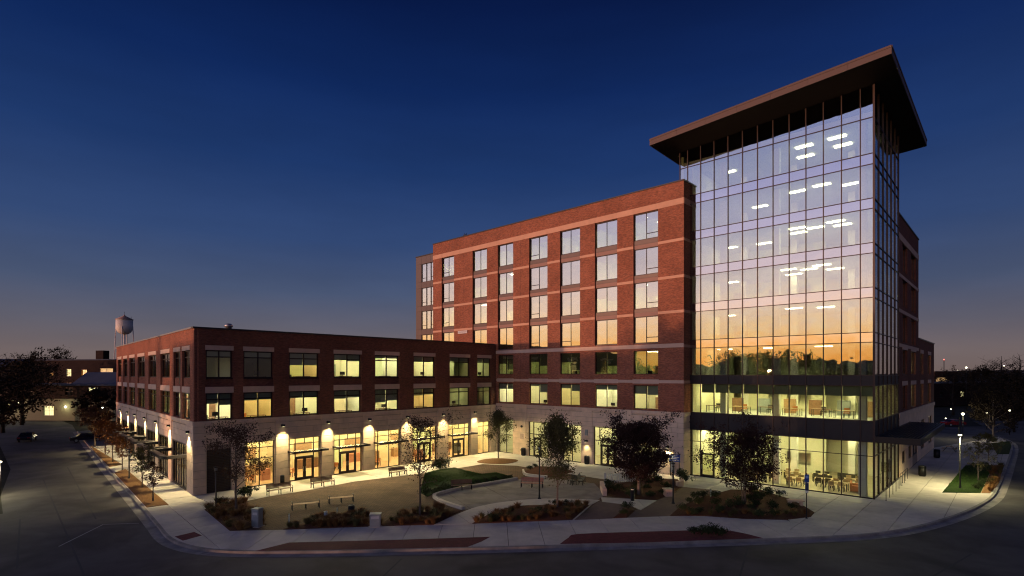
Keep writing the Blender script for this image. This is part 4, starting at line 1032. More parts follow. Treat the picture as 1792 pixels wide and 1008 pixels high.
# road joints and a faint crack line
for a, b in (((-50.17, 58.18), (-23.25, 29.67)), ((-37.88, 41.89), (-28.44, 31.26)), ((22.72, 29.67), (28.53, 33.78)), ((-7.15, 29.83), (-6.68, 32.93)), ((12.47, 29.83), (15.06, 34.79)), ((-53.49, 65.45), (-32.03, 41.89))):
    d = (Vector(b) - Vector(a)).normalized(); n = Vector((-d.y, d.x)) * .055
    sheet('road_joint', [(a[0] - n.x, a[1] - n.y), (b[0] - n.x, b[1] - n.y), (b[0] + n.x, b[1] + n.y), (a[0] + n.x, a[1] + n.y)], -.156, M_tar)
for a, b in (((-29.37, 35.26), (-30.37, 40.43)), ((-30.37, 40.43), (-27.95, 40.75))):
    d = (Vector(b) - Vector(a)).normalized(); n = Vector((-d.y, d.x)) * .05
    sheet('road_line', [(a[0] - n.x, a[1] - n.y), (b[0] - n.x, b[1] - n.y), (b[0] + n.x, b[1] + n.y), (a[0] + n.x, a[1] + n.y)], -.152, M_paint)
# planting beds (slightly mounded)
def mound(name, poly, h, m, n=3, z=.004):
    poly = ccw(poly); c = (sum(p[0] for p in poly) / len(poly), sum(p[1] for p in poly) / len(poly)); mb = MB(); N_ = len(poly)
    rings = [[(c[0] + (p[0] - c[0]) * k, c[1] + (p[1] - c[1]) * k, z + .03 + h * (1 - k * k)) for p in poly] for k in (1, .8, .5, .2)]
    rings = [[(p[0], p[1], -.05) for p in poly]] + rings
    for a, b in zip(rings[:-1], rings[1:]):
        for i in range(N_): mb.face([a[i], a[(i + 1) % N_], b[(i + 1) % N_], b[i]], smooth=True)
    mb.face(rings[-1]); o = mb.build(name, m); o['kind'] = 'structure'; return o
BED = {
 'a': [(-24.97, 44.19), (-24.63, 46.34), (-22.79, 46.75), (-19.28, 41.72), (-17.98, 39.82), (-19.18, 38.36), (-19.87, 38.29)],
 'b': [(-16.25, 38.59), (-14.88, 41.07), (-13.13, 42.23), (-11.50, 42.92), (-10.17, 39.37), (-14.45, 38.76)],
 'c': [(-9.74, 39.44), (-9.09, 42.23), (-7.12, 43.45), (-5.26, 44.75), (-4.06, 43.91), (-5.06, 41.56), (-5.73, 39.82)],
 'd': [(-2.87, 40.12), (-1.71, 42.92), (0.57, 45.33), (3.51, 45.73), (5.93, 45.53), (6.46, 45.53), (4.59, 41.18)],
 'e': [(7.73, 41.56), (9.54, 44.75), (9.85, 43.82), (8.82, 41.75)],
 'f': [(12.31, 42.31), (13.94, 45.14), (16.58, 48.26), (20.86, 51.84), (23.63, 51.84), (24.48, 47.95), (24.40, 45.73), (24.05, 43.27), (23.06, 41.97), (21.05, 41.23), (17.61, 41.51), (14.84, 42.31)],
 'g': [(9.22, 52.89), (8.73, 49.16), (10.90, 48.04), (12.65, 47.60), (14.63, 50.11), (16.67, 53.27), (17.34, 56.91), (13.73, 57.86)],
}
for k, p in BED.items(): mound('planting_bed', p, .18 if k != 'g' else .3, M_mulch)
mound('planting_bed', [((-1.81, 68.89)[0] + 2.55 * math.cos(q) + .2 * math.sin(3 * q), (-1.81, 68.89)[1] + 2.2 * math.sin(q)) for q in [2 * math.pi * i / 20 for i in range(20)]], .22, M_tanmulch)
mound('planting_bed', [(-64.86, 83.78), (-47.48, 66.28), (-47.69, 64.40), (-59.56, 77.57)], .05, M_tanmulch)
mound('planting_bed', [(-44.38, 60.71), (-44.88, 63.20), (-28.96, 45.87), (-30.17, 44.94)], .05, M_tanmulch)
LAWN = [(-9.66, 60.53), (-8.30, 62.71), (-6.75, 63.97), (-3.25, 59.50), (-1.79, 60.88), (0.18, 57.86), (-1.53, 56.15), (-3.98, 54.06), (-5.82, 52.23), (-7.25, 49.99), (-7.61, 48.93), (-8.56, 50.59)]
mound('lawn', LAWN, .14, M_lawn)
RL = [(40.01, 50.59), (54.76, 65.66), (59.57, 65.86), (49.07, 54.83), (44.26, 50.35)]
RLg = [(40.01, 50.59), (54.76, 65.66), (58.18, 65.78), (43.37, 50.35)]
mound('lawn', RLg, .08, M_lawn); mound('planting_bed', [(43.42, 50.35), (58.17, 65.70), (59.57, 65.86), (49.07, 54.83), (44.26, 50.35)], .1, M_tanmulch)
RL2 = [(66.71, 74.80), (76.27, 86.55), (81.79, 89.50), (76.91, 83.78), (68.36, 74.80)]
mound('lawn', RL2, .08, M_lawn)
LV = [(-48, 46), (-62, 62), (-98, 96), (-130, 96), (-90, 40), (-60, 40)]
sheet('verge_grass', LV, -.13, M_lawn)

# ================================================================== TREES AND PLANTS
def leaf_quad(mb, p, size, rnd, m=0):
    """one bent leaf of two triangles"""
    d = Vector((rnd.gauss(0, 1), rnd.gauss(0, 1), rnd.gauss(-.25, .7))).normalized()
    s = d.cross(Vector((rnd.gauss(0, 1), rnd.gauss(0, 1), rnd.gauss(0, 1)))).normalized() * size * .36
    tip = p + d * size; mid = p + d * size * .5
    n = d.cross(s).normalized() * size * .12
    i = len(mb.v); mb.v += [tuple(p), tuple(mid + s + n), tuple(tip), tuple(mid - s + n)]
    for f in ((i, i + 1, i + 2), (i, i + 2, i + 3)):
        mb.f.append(f); mb.m.append(m); mb.uv.append([(0, 0)] * 3); mb.smooth.append(False)
def grow(wood, tips, p, d, L, r, lvl, rnd, spread, up, nb, taper=.62):
    """recursive limbs; collects twig points for leaves"""
    pts = [p]; q = p.copy(); dd = d.copy(); n = 3
    for k in range(n):
        dd = (dd + Vector((rnd.gauss(0, .12), rnd.gauss(0, .12), rnd.gauss(0, .08) + up * .08))).normalized(); q = q + dd * (L / n); pts.append(q.copy())
    wood.tube(pts, [r * (1 - .45 * k / n) for k in range(n + 1)], 5 if lvl > 1 else 4 if lvl == 1 else 3, caps=False)
    if lvl <= 1:
        for k in range(1, n + 1): tips.append((pts[k], lvl))
    if lvl == 0: return
    for b in range(nb):
        k = rnd.choice((1, 2, 2, 3, 3)) if b else 3
        a = rnd.uniform(0, 2 * math.pi); ax = Vector((math.cos(a), math.sin(a), rnd.uniform(-.1, .3)))
        nd = (dd * (1 - spread * .5) + ax * spread + Vector((0, 0, up * .35))).normalized()
        grow(wood, tips, pts[k], nd, L * rnd.uniform(.58, .8), r * .5, lvl - 1, rnd, spread, up, nb, taper)
def tree(name, loc, H, label, cat='tree', group=None, seed=0, trunk_h=1.6, tr=.09, crown='round', rx=1.6, leafmat=None, bark=None, nleaf=3500, leaf=.13, gaps=.35, limbs=9, stakes=False, lean=(0, 0), multi=1, z0=0.0, dens=1.0):
    """tapered trunk with limbs to the crown's outline, leaves clustered round the twigs"""
    rnd = random.Random(seed * 13 + 5); leafmat = leafmat or M_leaf_green; bark = bark or M_bark
    t = thing(name, (loc[0], loc[1], z0), label, cat, group)
    wood = MB(); tips = []
    def radius(h):                                      # crown half-width at relative height h
        if crown == 'round': return math.sqrt(max(0, 1 - (2 * h - 1) ** 2)) * (1.0 if h > .3 else .85)
        if crown == 'column': return min(1, .30 + 2.0 * h) if h < .35 else (1 - ((h - .35) / .65) ** 1.6 * .85)
        if crown == 'vase': return min(1, .2 + 1.35 * h) if h < .6 else math.sqrt(max(0, 1 - ((h - .6) / .42) ** 2))
        return min(1, .55 + h) if h < .45 else math.sqrt(max(0, 1 - ((h - .45) / .58) ** 2))
    ch = H - trunk_h
    for s in range(multi):
        a0 = rnd.uniform(0, 6.28); off = Vector((math.cos(a0), math.sin(a0), 0)) * (.14 if multi > 1 else 0)
        top = Vector((lean[0] + off.x * 4, lean[1] + off.y * 4, H * .93)); stem = []
        for k in range(9):
            q = k / 8; stem.append(off + (top - off) * q + Vector((rnd.gauss(0, .02 * H * q * .5), rnd.gauss(0, .02 * H * q * .5), 0)) - Vector((0, 0, .12 if k == 0 else 0)))
        wood.tube(stem, [tr * (1.35 if k == 0 else 1.0) * (1 - .88 * (k / 8) ** 1.1) / (1 if multi == 1 else 1.4) for k in range(9)], 7, caps=True)
        for b in range(limbs // multi + 1):
            h = (b + rnd.random()) / (limbs // multi + 1); z = trunk_h * .92 + ch * h * .85; q = z / (H * .93); i = min(7, int(q * 8)); f_ = q * 8 - i
            p = stem[i].lerp(stem[i + 1], f_); a = b * 2.4 + rnd.uniform(-.4, .4) + s
            R_ = radius(min(1, h + .14)) * rx * rnd.uniform(.75, 1.05); rise = .55 if crown != 'column' else 1.6
            d = Vector((math.cos(a), math.sin(a), rise + rnd.uniform(-.15, .35))).normalized(); L = max(.25, R_ / math.hypot(d.x, d.y) * .62)
            grow(wood, tips, p, d, L, tr * .42 * (1 - .6 * h), 2, rnd, .75, .25, 3)
    wo = wood.build('trunk', bark, (loc[0], loc[1], z0), 0, t)
    if nleaf:
        mb = MB(); cl = []
        tips = [q for q in tips if q[0].z > trunk_h * .8]
        for _ in range(int(nleaf / 14)):
            p, l_ = rnd.choice(tips); c = p + Vector((rnd.gauss(0, .11), rnd.gauss(0, .11), rnd.gauss(0, .10))) * (H / 5)
            if gaps < .2 and rnd.random() < .38:         # dense crowns: leaves through the whole volume
                h = rnd.random() ** .8; rr = radius(h) * rx * math.sqrt(rnd.random()) * .97; a = rnd.uniform(0, 6.28)
                rr *= 1 + .10 * math.sin(a * 3 + seed) * math.sin(h * 9)
                c = Vector((lean[0] + rr * math.cos(a), lean[1] + rr * math.sin(a), trunk_h * .9 + (H - trunk_h * .9) * h))
            if rnd.random() < gaps * .5: continue
            k = rnd.randint(8, 18); sp = rnd.uniform(.09, .22) * (H / 5)
            for _ in range(k): leaf_quad(mb, c + Vector((rnd.gauss(0, sp), rnd.gauss(0, sp), rnd.gauss(0, sp * .8))), leaf * rnd.uniform(.7, 1.25), rnd)
        mb.build('crown', leafmat, (loc[0], loc[1], z0), 0, t)
    if stakes:
        for a in (0, 2.1, 4.2):
            MB().tube([(.55 * math.cos(a), .55 * math.sin(a), -.05), (.5 * math.cos(a), .5 * math.sin(a), 1.1)], .025, 5).build('stake', M_woodlt, (loc[0], loc[1], z0), 0, t)
    return t

tree('courtyard_tree', (-21.51, 42.40), 7.3, 'thin leafed young tree in the corner bed before the dark louvred bay', seed=1, trunk_h=2.1, tr=.10, crown='oval', rx=2.6, leafmat=M_leaf_brown, nleaf=7500, leaf=.13, limbs=12, gaps=.6)
tree('courtyard_tree', (-7.03, 41.56), 7.9, 'slender vase shaped tree with sparse brown leaves beside the lawn', seed=2, trunk_h=2.6, tr=.085, crown='vase', rx=2.6, leafmat=M_leaf_brown, nleaf=4600, leaf=.12, limbs=14, gaps=.7)
tree('courtyard_tree', (-1.78, 70.76), 6.6, 'young tree in the round mulch mound near the inner corner of the building', seed=3, trunk_h=1.6, tr=.07, crown='column', rx=1.45, leafmat=M_leaf_green, nleaf=8200, leaf=.15, limbs=16, gaps=.4)
tree('courtyard_tree', (3.73, 44.37), 8.2, 'columnar upright tree rising from the front bed beside the terrace', seed=4, trunk_h=1.7, tr=.08, crown='column', rx=1.55, leafmat=M_leaf_green, nleaf=17000, leaf=.13, limbs=26, gaps=.4)
tree('courtyard_tree', (11.46, 49.16), 6.3, 'dense round dark leafed tree in the raised bed before the tall brick wing', seed=5, trunk_h=1.5, tr=.16, crown='round', rx=3.1, leafmat=M_leaf_dark, bark=M_bark, nleaf=34000, leaf=.15, limbs=20, gaps=.12, z0=.2)
tree('courtyard_tree', (19.38, 45.33), 6.1, 'dense maroon multi stemmed tree before the glass tower entrance', seed=6, trunk_h=1.5, tr=.08, crown='round', rx=3.0, leafmat=M_leaf_dark, nleaf=19000, leaf=.14, limbs=20, gaps=.15, multi=3, z0=.12)
G_ST = 'young street trees along the left kerb'
tree('street_tree', (-31.12, 47.17), 3.6, 'nearest street tree to the left corner, thin leafed over tan mulch', group=G_ST, seed=7, trunk_h=1.1, tr=.05, crown='vase', rx=1.0, leafmat=M_leaf_brown, nleaf=1700, leaf=.11, limbs=10, gaps=.5)
tree('street_tree', (-35.76, 52.62), 4.2, 'second street tree from the left corner, beside the lit walk', group=G_ST, seed=8, trunk_h=1.2, tr=.055, crown='oval', rx=1.25, leafmat=M_leaf_green, nleaf=2600, leaf=.12, limbs=10, gaps=.4)
tree('street_tree', (-44.65, 62.33), 4.2, 'third street tree from the left corner, with amber leaves', group=G_ST, seed=9, trunk_h=1.2, tr=.055, crown='oval', rx=1.25, leafmat=M_leaf_or, nleaf=2600, leaf=.12, limbs=10, gaps=.4)
tree('street_tree', (-49.93, 68.00), 4.9, 'fourth street tree from the left corner, russet crowned', group=G_ST, seed=10, trunk_h=1.2, tr=.06, crown='oval', rx=1.6, leafmat=M_leaf_or, nleaf=3600, leaf=.13, limbs=10, gaps=.3)
tree('street_tree', (-55.55, 74.27), 5.2, 'fifth street tree from the left corner, full russet crown', group=G_ST, seed=11, trunk_h=1.2, tr=.065, crown='round', rx=1.9, leafmat=M_leaf_or, nleaf=4200, leaf=.15, limbs=10, gaps=.25)
tree('street_tree', (-63.23, 82.46), 6.5, 'large dark tree at the far end of the left street strip', group=G_ST, seed=12, trunk_h=1.4, tr=.1, crown='round', rx=2.6, leafmat=M_leaf_brown, nleaf=4600, leaf=.2, limbs=12, gaps=.3)
tree('young_tree', (48.00, 56.00), 4.0, 'young tree on the small lawn beside the right hand street lamp', seed=13, trunk_h=.9, tr=.06, crown='vase', rx=1.5, leafmat=M_leaf_green, nleaf=1500, leaf=.12, limbs=12, gaps=.6)
tree('young_tree', (60.75, 69.35), 3.4, 'low pale leafed tree behind the small right hand lawn', seed=14, trunk_h=.4, tr=.06, crown='round', rx=1.7, leafmat=M_leaf_green, nleaf=3200, leaf=.14, limbs=12, gaps=.3)
tree('young_tree', (80.54, 91.06), 9.5, 'tall olive tree at the bend of the right hand street', seed=15, trunk_h=1.0, tr=.16, crown='oval', rx=3.6, leafmat=M_leaf_far, nleaf=9000, leaf=.22, limbs=16, gaps=.2)

# ---- ornamental grasses and shrubs: a few shared clump meshes, each clump its own thing
def tuft_mesh(seed, h, spread, n, m):
    rnd = random.Random(seed); mb = MB()
    for _ in range(n):
        a = rnd.uniform(0, 6.28); r0 = rnd.uniform(0, spread * .25); b = Vector((math.cos(a) * r0, math.sin(a) * r0, 0)); o = rnd.uniform(.25, 1) * spread; hh = h * rnd.uniform(.6, 1.05)
        a2 = a + rnd.gauss(0, .5); mid = b + Vector((math.cos(a2) * o * .4, math.sin(a2) * o * .4, hh * .68)); tip = b + Vector((math.cos(a2) * o, math.sin(a2) * o, hh * rnd.uniform(.7, 1.0)))
        w = Vector((-math.sin(a2), math.cos(a2), 0)) * .016
        mb.face([b - w, b + w, mid + w, mid - w]); mb.face([mid - w, mid + w, tip])
    return mb.mesh('grass_tuft', m)
def shrub_mesh(seed, h, r, n, m, leaf=.09):
    rnd = random.Random(seed); mb = MB()
    for _ in range(7): 
        a = rnd.uniform(0, 6.28); mb.tube([(0, 0, -.03), (math.cos(a) * r * .5, math.sin(a) * r * .5, h * .7)], [.02, .006], 4, caps=False)
    lob = [(Vector((rnd.gauss(0, r * .42), rnd.gauss(0, r * .42), h * rnd.uniform(.3, .75))), rnd.uniform(.25, .45) * r) for _ in range(9)]
    for _ in range(n):
        c, s = rnd.choice(lob); d = Vector((rnd.gauss(0, 1), rnd.gauss(0, 1), rnd.gauss(0, .8))).normalized() * s * rnd.uniform(.6, 1.1); p = c + d; p.z = max(.02, p.z); leaf_quad(mb, p, leaf * rnd.uniform(.7, 1.3), rnd)
    return mb.mesh('shrub', m)
TUFT = [tuft_mesh(i, .62, .62, 130, M_orn if i % 3 else M_orn2) for i in range(6)]
SHR = [shrub_mesh(20 + i, .8, .6, 520, M_shrub) for i in range(4)]
def inside(p, poly):
    c = False
    for i in range(len(poly)):
        a, b = poly[i], poly[i - 1]
        if (a[1] > p[1]) != (b[1] > p[1]) and p[0] < (b[0] - a[0]) * (p[1] - a[1]) / (b[1] - a[1]) + a[0]: c = not c
    return c
def scatter(poly, n, mind, seed, avoid=()):
    rnd = random.Random(seed); out = []; xs = [p[0] for p in poly]; ys = [p[1] for p in poly]; k = 0
    while len(out) < n and k < 6000:
        k += 1; p = (rnd.uniform(min(xs), max(xs)), rnd.uniform(min(ys), max(ys)))
        if inside(p, poly) and all(math.dist(p, q) > mind for q in out) and all(math.dist(p, q) > r for q, r in avoid): out.append(p)
    return out
NTH = ['first', 'second', 'third', 'fourth', 'fifth', 'sixth', 'seventh', 'eighth', 'ninth', 'tenth', 'eleventh', 'twelfth']
def plant(kind, pts, meshes, label, cat, group, smin, smax, seed, z=.06):
    rnd = random.Random(seed); pts = sorted(pts, key=lambda q: q[0] / q[1])
    for k, p in enumerate(pts):
        o = ob(kind, rnd.choice(meshes), (p[0], p[1], z), rnd.uniform(0, 6.28)); s = rnd.uniform(smin, smax); o.scale = (s, s, s * rnd.uniform(.85, 1.15)); tag(o, label + (f', {NTH[k]} from the left' if 1 < len(pts) < 13 else ''), cat, group)
plant('grass_tuft', scatter(BED['a'], 44, .38, 1, [((-21.51, 42.40), .4), ((-19.09, 40.75), .6)]), TUFT, 'tuft of russet ornamental grass in the corner bed under the thin leafed tree', 'grass', 'ornamental grasses in the left corner bed', .8, 1.25, 1)
plant('grass_tuft', scatter(BED['b'], 40, .36, 2, [((-10.19, 40.43), .8)]), TUFT, 'tuft of russet ornamental grass in the narrow bed before the backless benches', 'grass', 'ornamental grasses before the backless benches', .7, 1.1, 2)
plant('grass_tuft', scatter(BED['c'], 32, .36, 3, [((-7.03, 41.56), .3)]), TUFT, 'tuft of ornamental grass round the slender vase shaped tree', 'grass', 'ornamental grasses round the vase shaped tree', .7, 1.05, 3)
plant('grass_tuft', scatter(BED['d'], 44, .4, 4, [((3.73, 44.37), .3)]), TUFT, 'tuft of ornamental grass in the bed under the columnar tree', 'grass', 'ornamental grasses under the columnar tree', .65, 1.0, 4)
plant('shrub', scatter(BED['d'], 9, .9, 5), SHR, 'small dark shrub under the columnar tree', 'shrub', 'shrubs under the columnar tree', .5, .8, 5)
plant('shrub', scatter(BED['e'], 2, .5, 6), SHR, 'small shrub in the wedge bed between brick paths', 'shrub', 'shrubs in the wedge bed', .7, 1.0, 6)
plant('shrub', scatter(BED['f'], 26, .85, 7, [((19.38, 45.33), .5), ((24.04, 46.13), 1.0), ((22.57, 41.72), .5)]), SHR, 'dark low shrub in the big bed under the maroon tree', 'shrub', 'shrubs in the bed before the tower', .7, 1.15, 7)
plant('grass_tuft', scatter([p for p in ((12.70, 42.57), (18.44, 43.45), (23.08, 42.74), (22.09, 41.72), (17.67, 41.64), (14.87, 42.40))], 14, .55, 8, [((22.57, 41.72), .4)]), TUFT, 'tuft of ornamental grass edging the bed under the maroon tree', 'grass', 'ornamental grasses before the tower', .6, .9, 8)
plant('shrub', scatter(BED['g'], 16, .7, 9, [((11.46, 49.16), .6), ((10.60, 47.82), .5)]), SHR, 'dark shrub in the raised bed under the dense round tree', 'shrub', 'shrubs in the raised bed', .9, 1.4, 9)
plant('shrub', [(12.49, 37.27), (12.95, 37.13), (13.47, 37.27), (13.91, 37.20), (14.07, 37.00)], SHR, 'dark evergreen clump on the brick verge beside the kerb', 'shrub', 'evergreen clump on the brick verge', .75, 1.0, 10)
plant('shrub', [(-7.80, 49.16), (-7.32, 50.11), (-6.73, 50.83), (-6.18, 51.59), (-5.54, 52.23), (-4.17, 53.70), (-3.42, 54.26), (-2.54, 54.97), (-1.76, 55.70), (-0.95, 56.30), (-0.24, 56.91)], SHR, 'low clipped shrub along the lawn edge above the curved wall', 'shrub', 'hedge along the curved wall', .65, .95, 11)
plant('shrub', [(-8.35, 63.08), (-8.01, 64.64)], SHR, 'rounded shrub at the back corner of the lawn', 'shrub', 'shrubs at the back of the lawn', 1.4, 1.8, 12)
plant('shrub', [(-23.70, 49.16), (-23.94, 48.71)], SHR, 'green shrub behind the corner bed tree', 'shrub', 'shrubs behind the corner tree', 1.2, 1.5, 14)
plant('shrub', [(44.44, 51.84), (46.02, 53.43), (47.57, 54.83), (54.93, 64.64), (55.68, 64.64), (56.78, 65.04)], SHR, 'small shrub on the edge of the right hand lawn', 'shrub', 'shrubs edging the right hand lawn', .6, .9, 15)
plant('grass_tuft', scatter([(43.73, 50.59), (57.73, 65.04), (58.69, 65.04), (48.95, 54.83), (44.43, 50.59)], 16, .7, 16), TUFT, 'clump of tan grass beside the right hand kerb', 'grass', 'tan grasses beside the right hand kerb', .8, 1.1, 16)
plant('shrub', [(17.67, 57.22), (17.51, 54.83), (17.65, 56.00)], SHR, 'bushy shrub in the stone planter by the tower entrance', 'shrub', 'shrubs by the tower entrance', 1.0, 1.3, 17, .25)
# lawns: grass blades
def blades(name, poly, n, label, seed, h=.08, z=.05, hump=.12):
    rnd = random.Random(seed); mb = MB(); xs = [p[0] for p in poly]; ys = [p[1] for p in poly]; k = 0; c = (sum(xs) / len(xs), sum(ys) / len(ys))
    while k < n:
        p = (rnd.uniform(min(xs), max(xs)), rnd.uniform(min(ys), max(ys)))
        if not inside(p, poly): continue
        k += 1; a = rnd.uniform(0, 6.28); w = .022; hh = h * rnd.uniform(.6, 1.3)
        rr = max([math.dist(q, c) for q in poly]); zz = z - .03 + hump * max(0, 1 - (math.dist(p, c) / (rr * .72)) ** 2)
        mb.face([(p[0] - w * math.cos(a), p[1] - w * math.sin(a), zz - .02), (p[0] + w * math.cos(a), p[1] + w * math.sin(a), zz - .02), (p[0] + rnd.gauss(0, .03), p[1] + rnd.gauss(0, .03), zz + hh)])
    return tag(mb.build(name, M_grass), label, 'grass', None, 'stuff')
blades('grass', LAWN, 30000, 'short grass covering the mounded courtyard lawn', 1)
blades('grass', RLg, 9000, 'short grass on the small lawn by the right hand lamp', 2, hump=.07)

# ================================================================== STREET FURNITURE
def bench(name, loc, rz, label, wood, back=True, L=1.9, group=None, arms=True):
    t = thing(name, (*loc, 0), label, 'bench', group, rz); l3 = (*loc, 0)
    n = 5
    for k in range(n): MB().box(-L / 2, -.22 + k * .095, .42, L / 2, -.22 + k * .095 + .08, .455).build('seat_slat', wood, l3, rz, t)
    if back:
        for k in range(4):
            z = .52 + k * .105; MB().box(-L / 2, .245 + k * .022, z, L / 2, .275 + k * .022, z + .092).build('back_slat', wood, l3, rz, t)
    for x in (-L / 2 + .06, 0, L / 2 - .06):
        mb = MB(); mb.box(x - .03, -.24, 0, x + .03, -.18, .415); mb.box(x - .03, .20, 0, x + .03, .26, .415); mb.box(x - .03, -.18, .36, x + .03, .20, .415); mb.box(x - .035, -.30, 0, x + .035, -.18, .035); mb.box(x - .035, .2, 0, x + .035, .33, .035)
        if back: mb.tube([(x, .23, .4), (x, .30, .65), (x, .345, .93)], .025, 5)
        if arms and x != 0: mb.tube([(x, -.22, .415), (x, -.24, .62), (x, -.1, .66), (x, .26, .64)], .024, 5)
        mb.build('leg', M_black, l3, rz, t)
    return t
aL = uA + R(90)
bench('bench', (-21.37, 50.11), aL, 'brown slatted bench with back nearest the corner tree on the shop walk', M_wood, L=2.3)
bench('bench', (-18.58, 53.43), aL, 'brown slatted bench with back between the two shop doors', M_wood, L=2.3)
bench('bench', (-12.37, 59.16), aL, 'brown slatted bench beside the vase shaped tree on the shop walk', M_wood, L=2.1)
bench('bench', (-8.37, 64.25), aL, 'brown slatted bench half hidden by the shrub behind the lawn', M_wood, L=2.0)
bench('bench', (-16.90, 44.56), R(28), 'tan backless bench nearer the corner bed on the brown pavers', M_woodlt, back=False, L=2.2)
bench('bench', (-14.68, 46.75), R(24), 'tan backless bench nearer the lawn on the brown pavers', M_woodlt, back=False, L=2.1)
bench('bench', (-4.79, 51.84), R(12), 'brown bench set against the curved wall of the terrace', M_wood, L=2.0)
bench('bench', (1.94, 52.89), R(-10), 'orange slatted bench with back on the oval terrace', M_woodor, L=2.2)
bench('bench', (7.03, 54.83), R(75), 'black metal bench facing the round tree on the terrace', M_black, L=2.0)
bench('bench', (5.98, 54.26), R(-60), 'small black metal seat beside the black bench on the terrace', M_black, L=.9)
def bin_(loc, label, name='litter_bin', r=.30, h=.95, group=None):
    t = thing(name, (*loc, 0), label, 'bin', group); l3 = (*loc, 0)
    MB().lathe([(r * .9, 0), (r * .92, .05), (r, .08), (r, h)], 18).build('body', M_black, l3, 0, t)
    for k in range(18):
        a = 2 * math.pi * k / 18; MB().tube([((r + .012) * math.cos(a), (r + .012) * math.sin(a), .1), ((r + .012) * math.cos(a), (r + .012) * math.sin(a), h - .04)], .013, 4).build('slat', M_black, l3, 0, t)
    MB().lathe([(r + .03, h), (r + .03, h + .05), (r * .6, h + .10), (r * .55, h + .06)], 18).build('lid', mat('bin lid', (.05, .05, .05), .35, .5), l3, 0, t)
bin_((1.55, 73.75), 'black slatted litter bin beside the bell on the stone pilaster')
bin_((9.18, 66.70), 'black slatted litter bin under the wall lantern')
bin_((-12.57, 42.57), 'small black litter bin before the backless benches', r=.22, h=.7)
bin_((44.37, 58.83), 'black litter bin nearer the tower on the side street walk', r=.33, h=1.05)
bin_((56.02, 71.73), 'black litter bin farther down the side street walk', r=.33, h=1.05)
bin_((-23.15, 54.83), 'small dark litter bin against the shop pilaster', r=.18, h=.75)
def utility(loc, rz, w, d, h, label):
    t = thing('utility_box', (*loc, 0), label, 'utility box', None, rz); l3 = (*loc, 0)
    MB().box(-w / 2, -d / 2, 0, w / 2, d / 2, h).build('cabinet', M_greybox, l3, rz, t)
    MB().box(-w / 2 - .03, -d / 2 - .03, h, w / 2 + .03, d / 2 + .03, h + .07).build('lid', M_greybox, l3, rz, t)
    MB().box(-w / 2 + .05, -d / 2 - .014, .08, w / 2 - .05, -d / 2 - .002, h * .62).build('door', M_greybox, l3, rz, t)
    for k in range(4): MB().box(-w / 2 + .1, -d / 2 - .02, h * .7 + k * .05, w / 2 - .1, -d / 2 - .002, h * .7 + k * .05 + .022).build('louvre', M_white, l3, rz, t)
    MB().box(-w / 2 - .1, -d / 2 - .1, -.05, w / 2 + .1, d / 2 + .1, .03).build('plinth', M_conc_lt, l3, rz, t)
utility((-18.44, 39.37), R(-12), .55, .5, 1.25, 'tall grey utility cabinet at the edge of the corner bed')
utility((-9.90, 39.44), R(8), .75, .6, .85, 'low grey utility cabinet between the two grass beds')
def bollard(loc, r, h, label, m, cap=None, lit=False):
    t = thing('bollard', (*loc, 0), label, 'bollard'); l3 = (*loc, 0)
    MB().lathe([(r * 1.5, 0), (r * 1.5, .03), (r, .04), (r, h * .86)], 14).build('post', m, l3, 0, t)
    MB().lathe([(r * .8, h * .86), (r * .8, h * .93)], 14).build('lens', L_lamp if lit else M_white, l3, 0, t)
    MB().lathe([(r * 1.1, h * .93), (r * 1.1, h * .98), (r * .7, h)], 14).build('cap', cap or m, l3, 0, t)
bollard((-16.07, 39.22), .05, .95, 'thin grey bollard between the corner bed and the narrow grass bed', M_greybox)
bollard((-13.95, 40.75), .14, .75, 'stout grey bollard at the front of the narrow grass bed', M_greybox)
bollard((-13.41, 41.72), .03, .8, 'thin pipe stand before the backless benches', M_greybox)
bollard((10.45, 47.17), .17, 1.15, 'black bollard on the pale slab by the raised bed', M_black)
bollard((17.80, 48.71), .07, .75, 'short grey bollard at the back of the bed before the tower', M_greybox)
def lamp_post(loc, h, label, head=.5, lit=False, hm=None, group=None):
    t = thing('lamp_post', (*loc, 0), label, 'lamp', group); l3 = (*loc, 0)
    MB().lathe([(.16, 0), (.16, .06), (.09, .12), (.065, .5), (.055, h - head)], 12).build('pole', M_black, l3, 0, t)
    MB().lathe([(.07, h - head), (.11, h - head + .04), (.11, h - head + .09)], 14).build('collar', M_black, l3, 0, t)
    MB().lathe([(.10, h - head + .09), (.10, h - .12)] if not lit else [(.15, h - head + .09), (.15, h - head + .24)], 14).build('lens', L_lamp if lit else (hm or mat('unlit lens', (.16, .17, .18), .3)), l3, 0, t)
    MB().lathe([(.17, h - .12), (.17, h - .05), (.04, h)] if not lit else [(.2, h - head + .24), (.12, h - head + .34), (.09, h - .05), (.03, h)], 14).build('cap', M_black, l3, 0, t)
    return t
lamp_post((-24.45, 44.94), 3.4, 'black lamp post in the corner bed before the louvred bay', .45)
lamp_post((2.42, 48.04), 4.7, 'black lamp post with blue grey head beside the columnar tree', .55, hm=mat('blue lens', (.06, .13, .22), .3))
lamp_post((13.73, 46.34), 3.5, 'black lamp post on the brick path by the raised bed', .4)
lamp_post((-40.27, 57.22), 3.2, 'black lamp post among the left street trees', .4)
rl = lamp_post((43.12, 52.36), 6.9, 'tall black street lamp with glowing ring on the small right hand lawn', 1.9, True)
ld = bpy.data.lights.new('street_lamp_light', 'SPOT'); ld.energy = 3200; ld.color = (1.0, .90, .48); ld.spot_size = R(150); ld.spot_blend = .6; ld.shadow_soft_size = .15
ob('street_lamp_light', ld, (*(43.12, 52.36), 4.9), 0, rl)
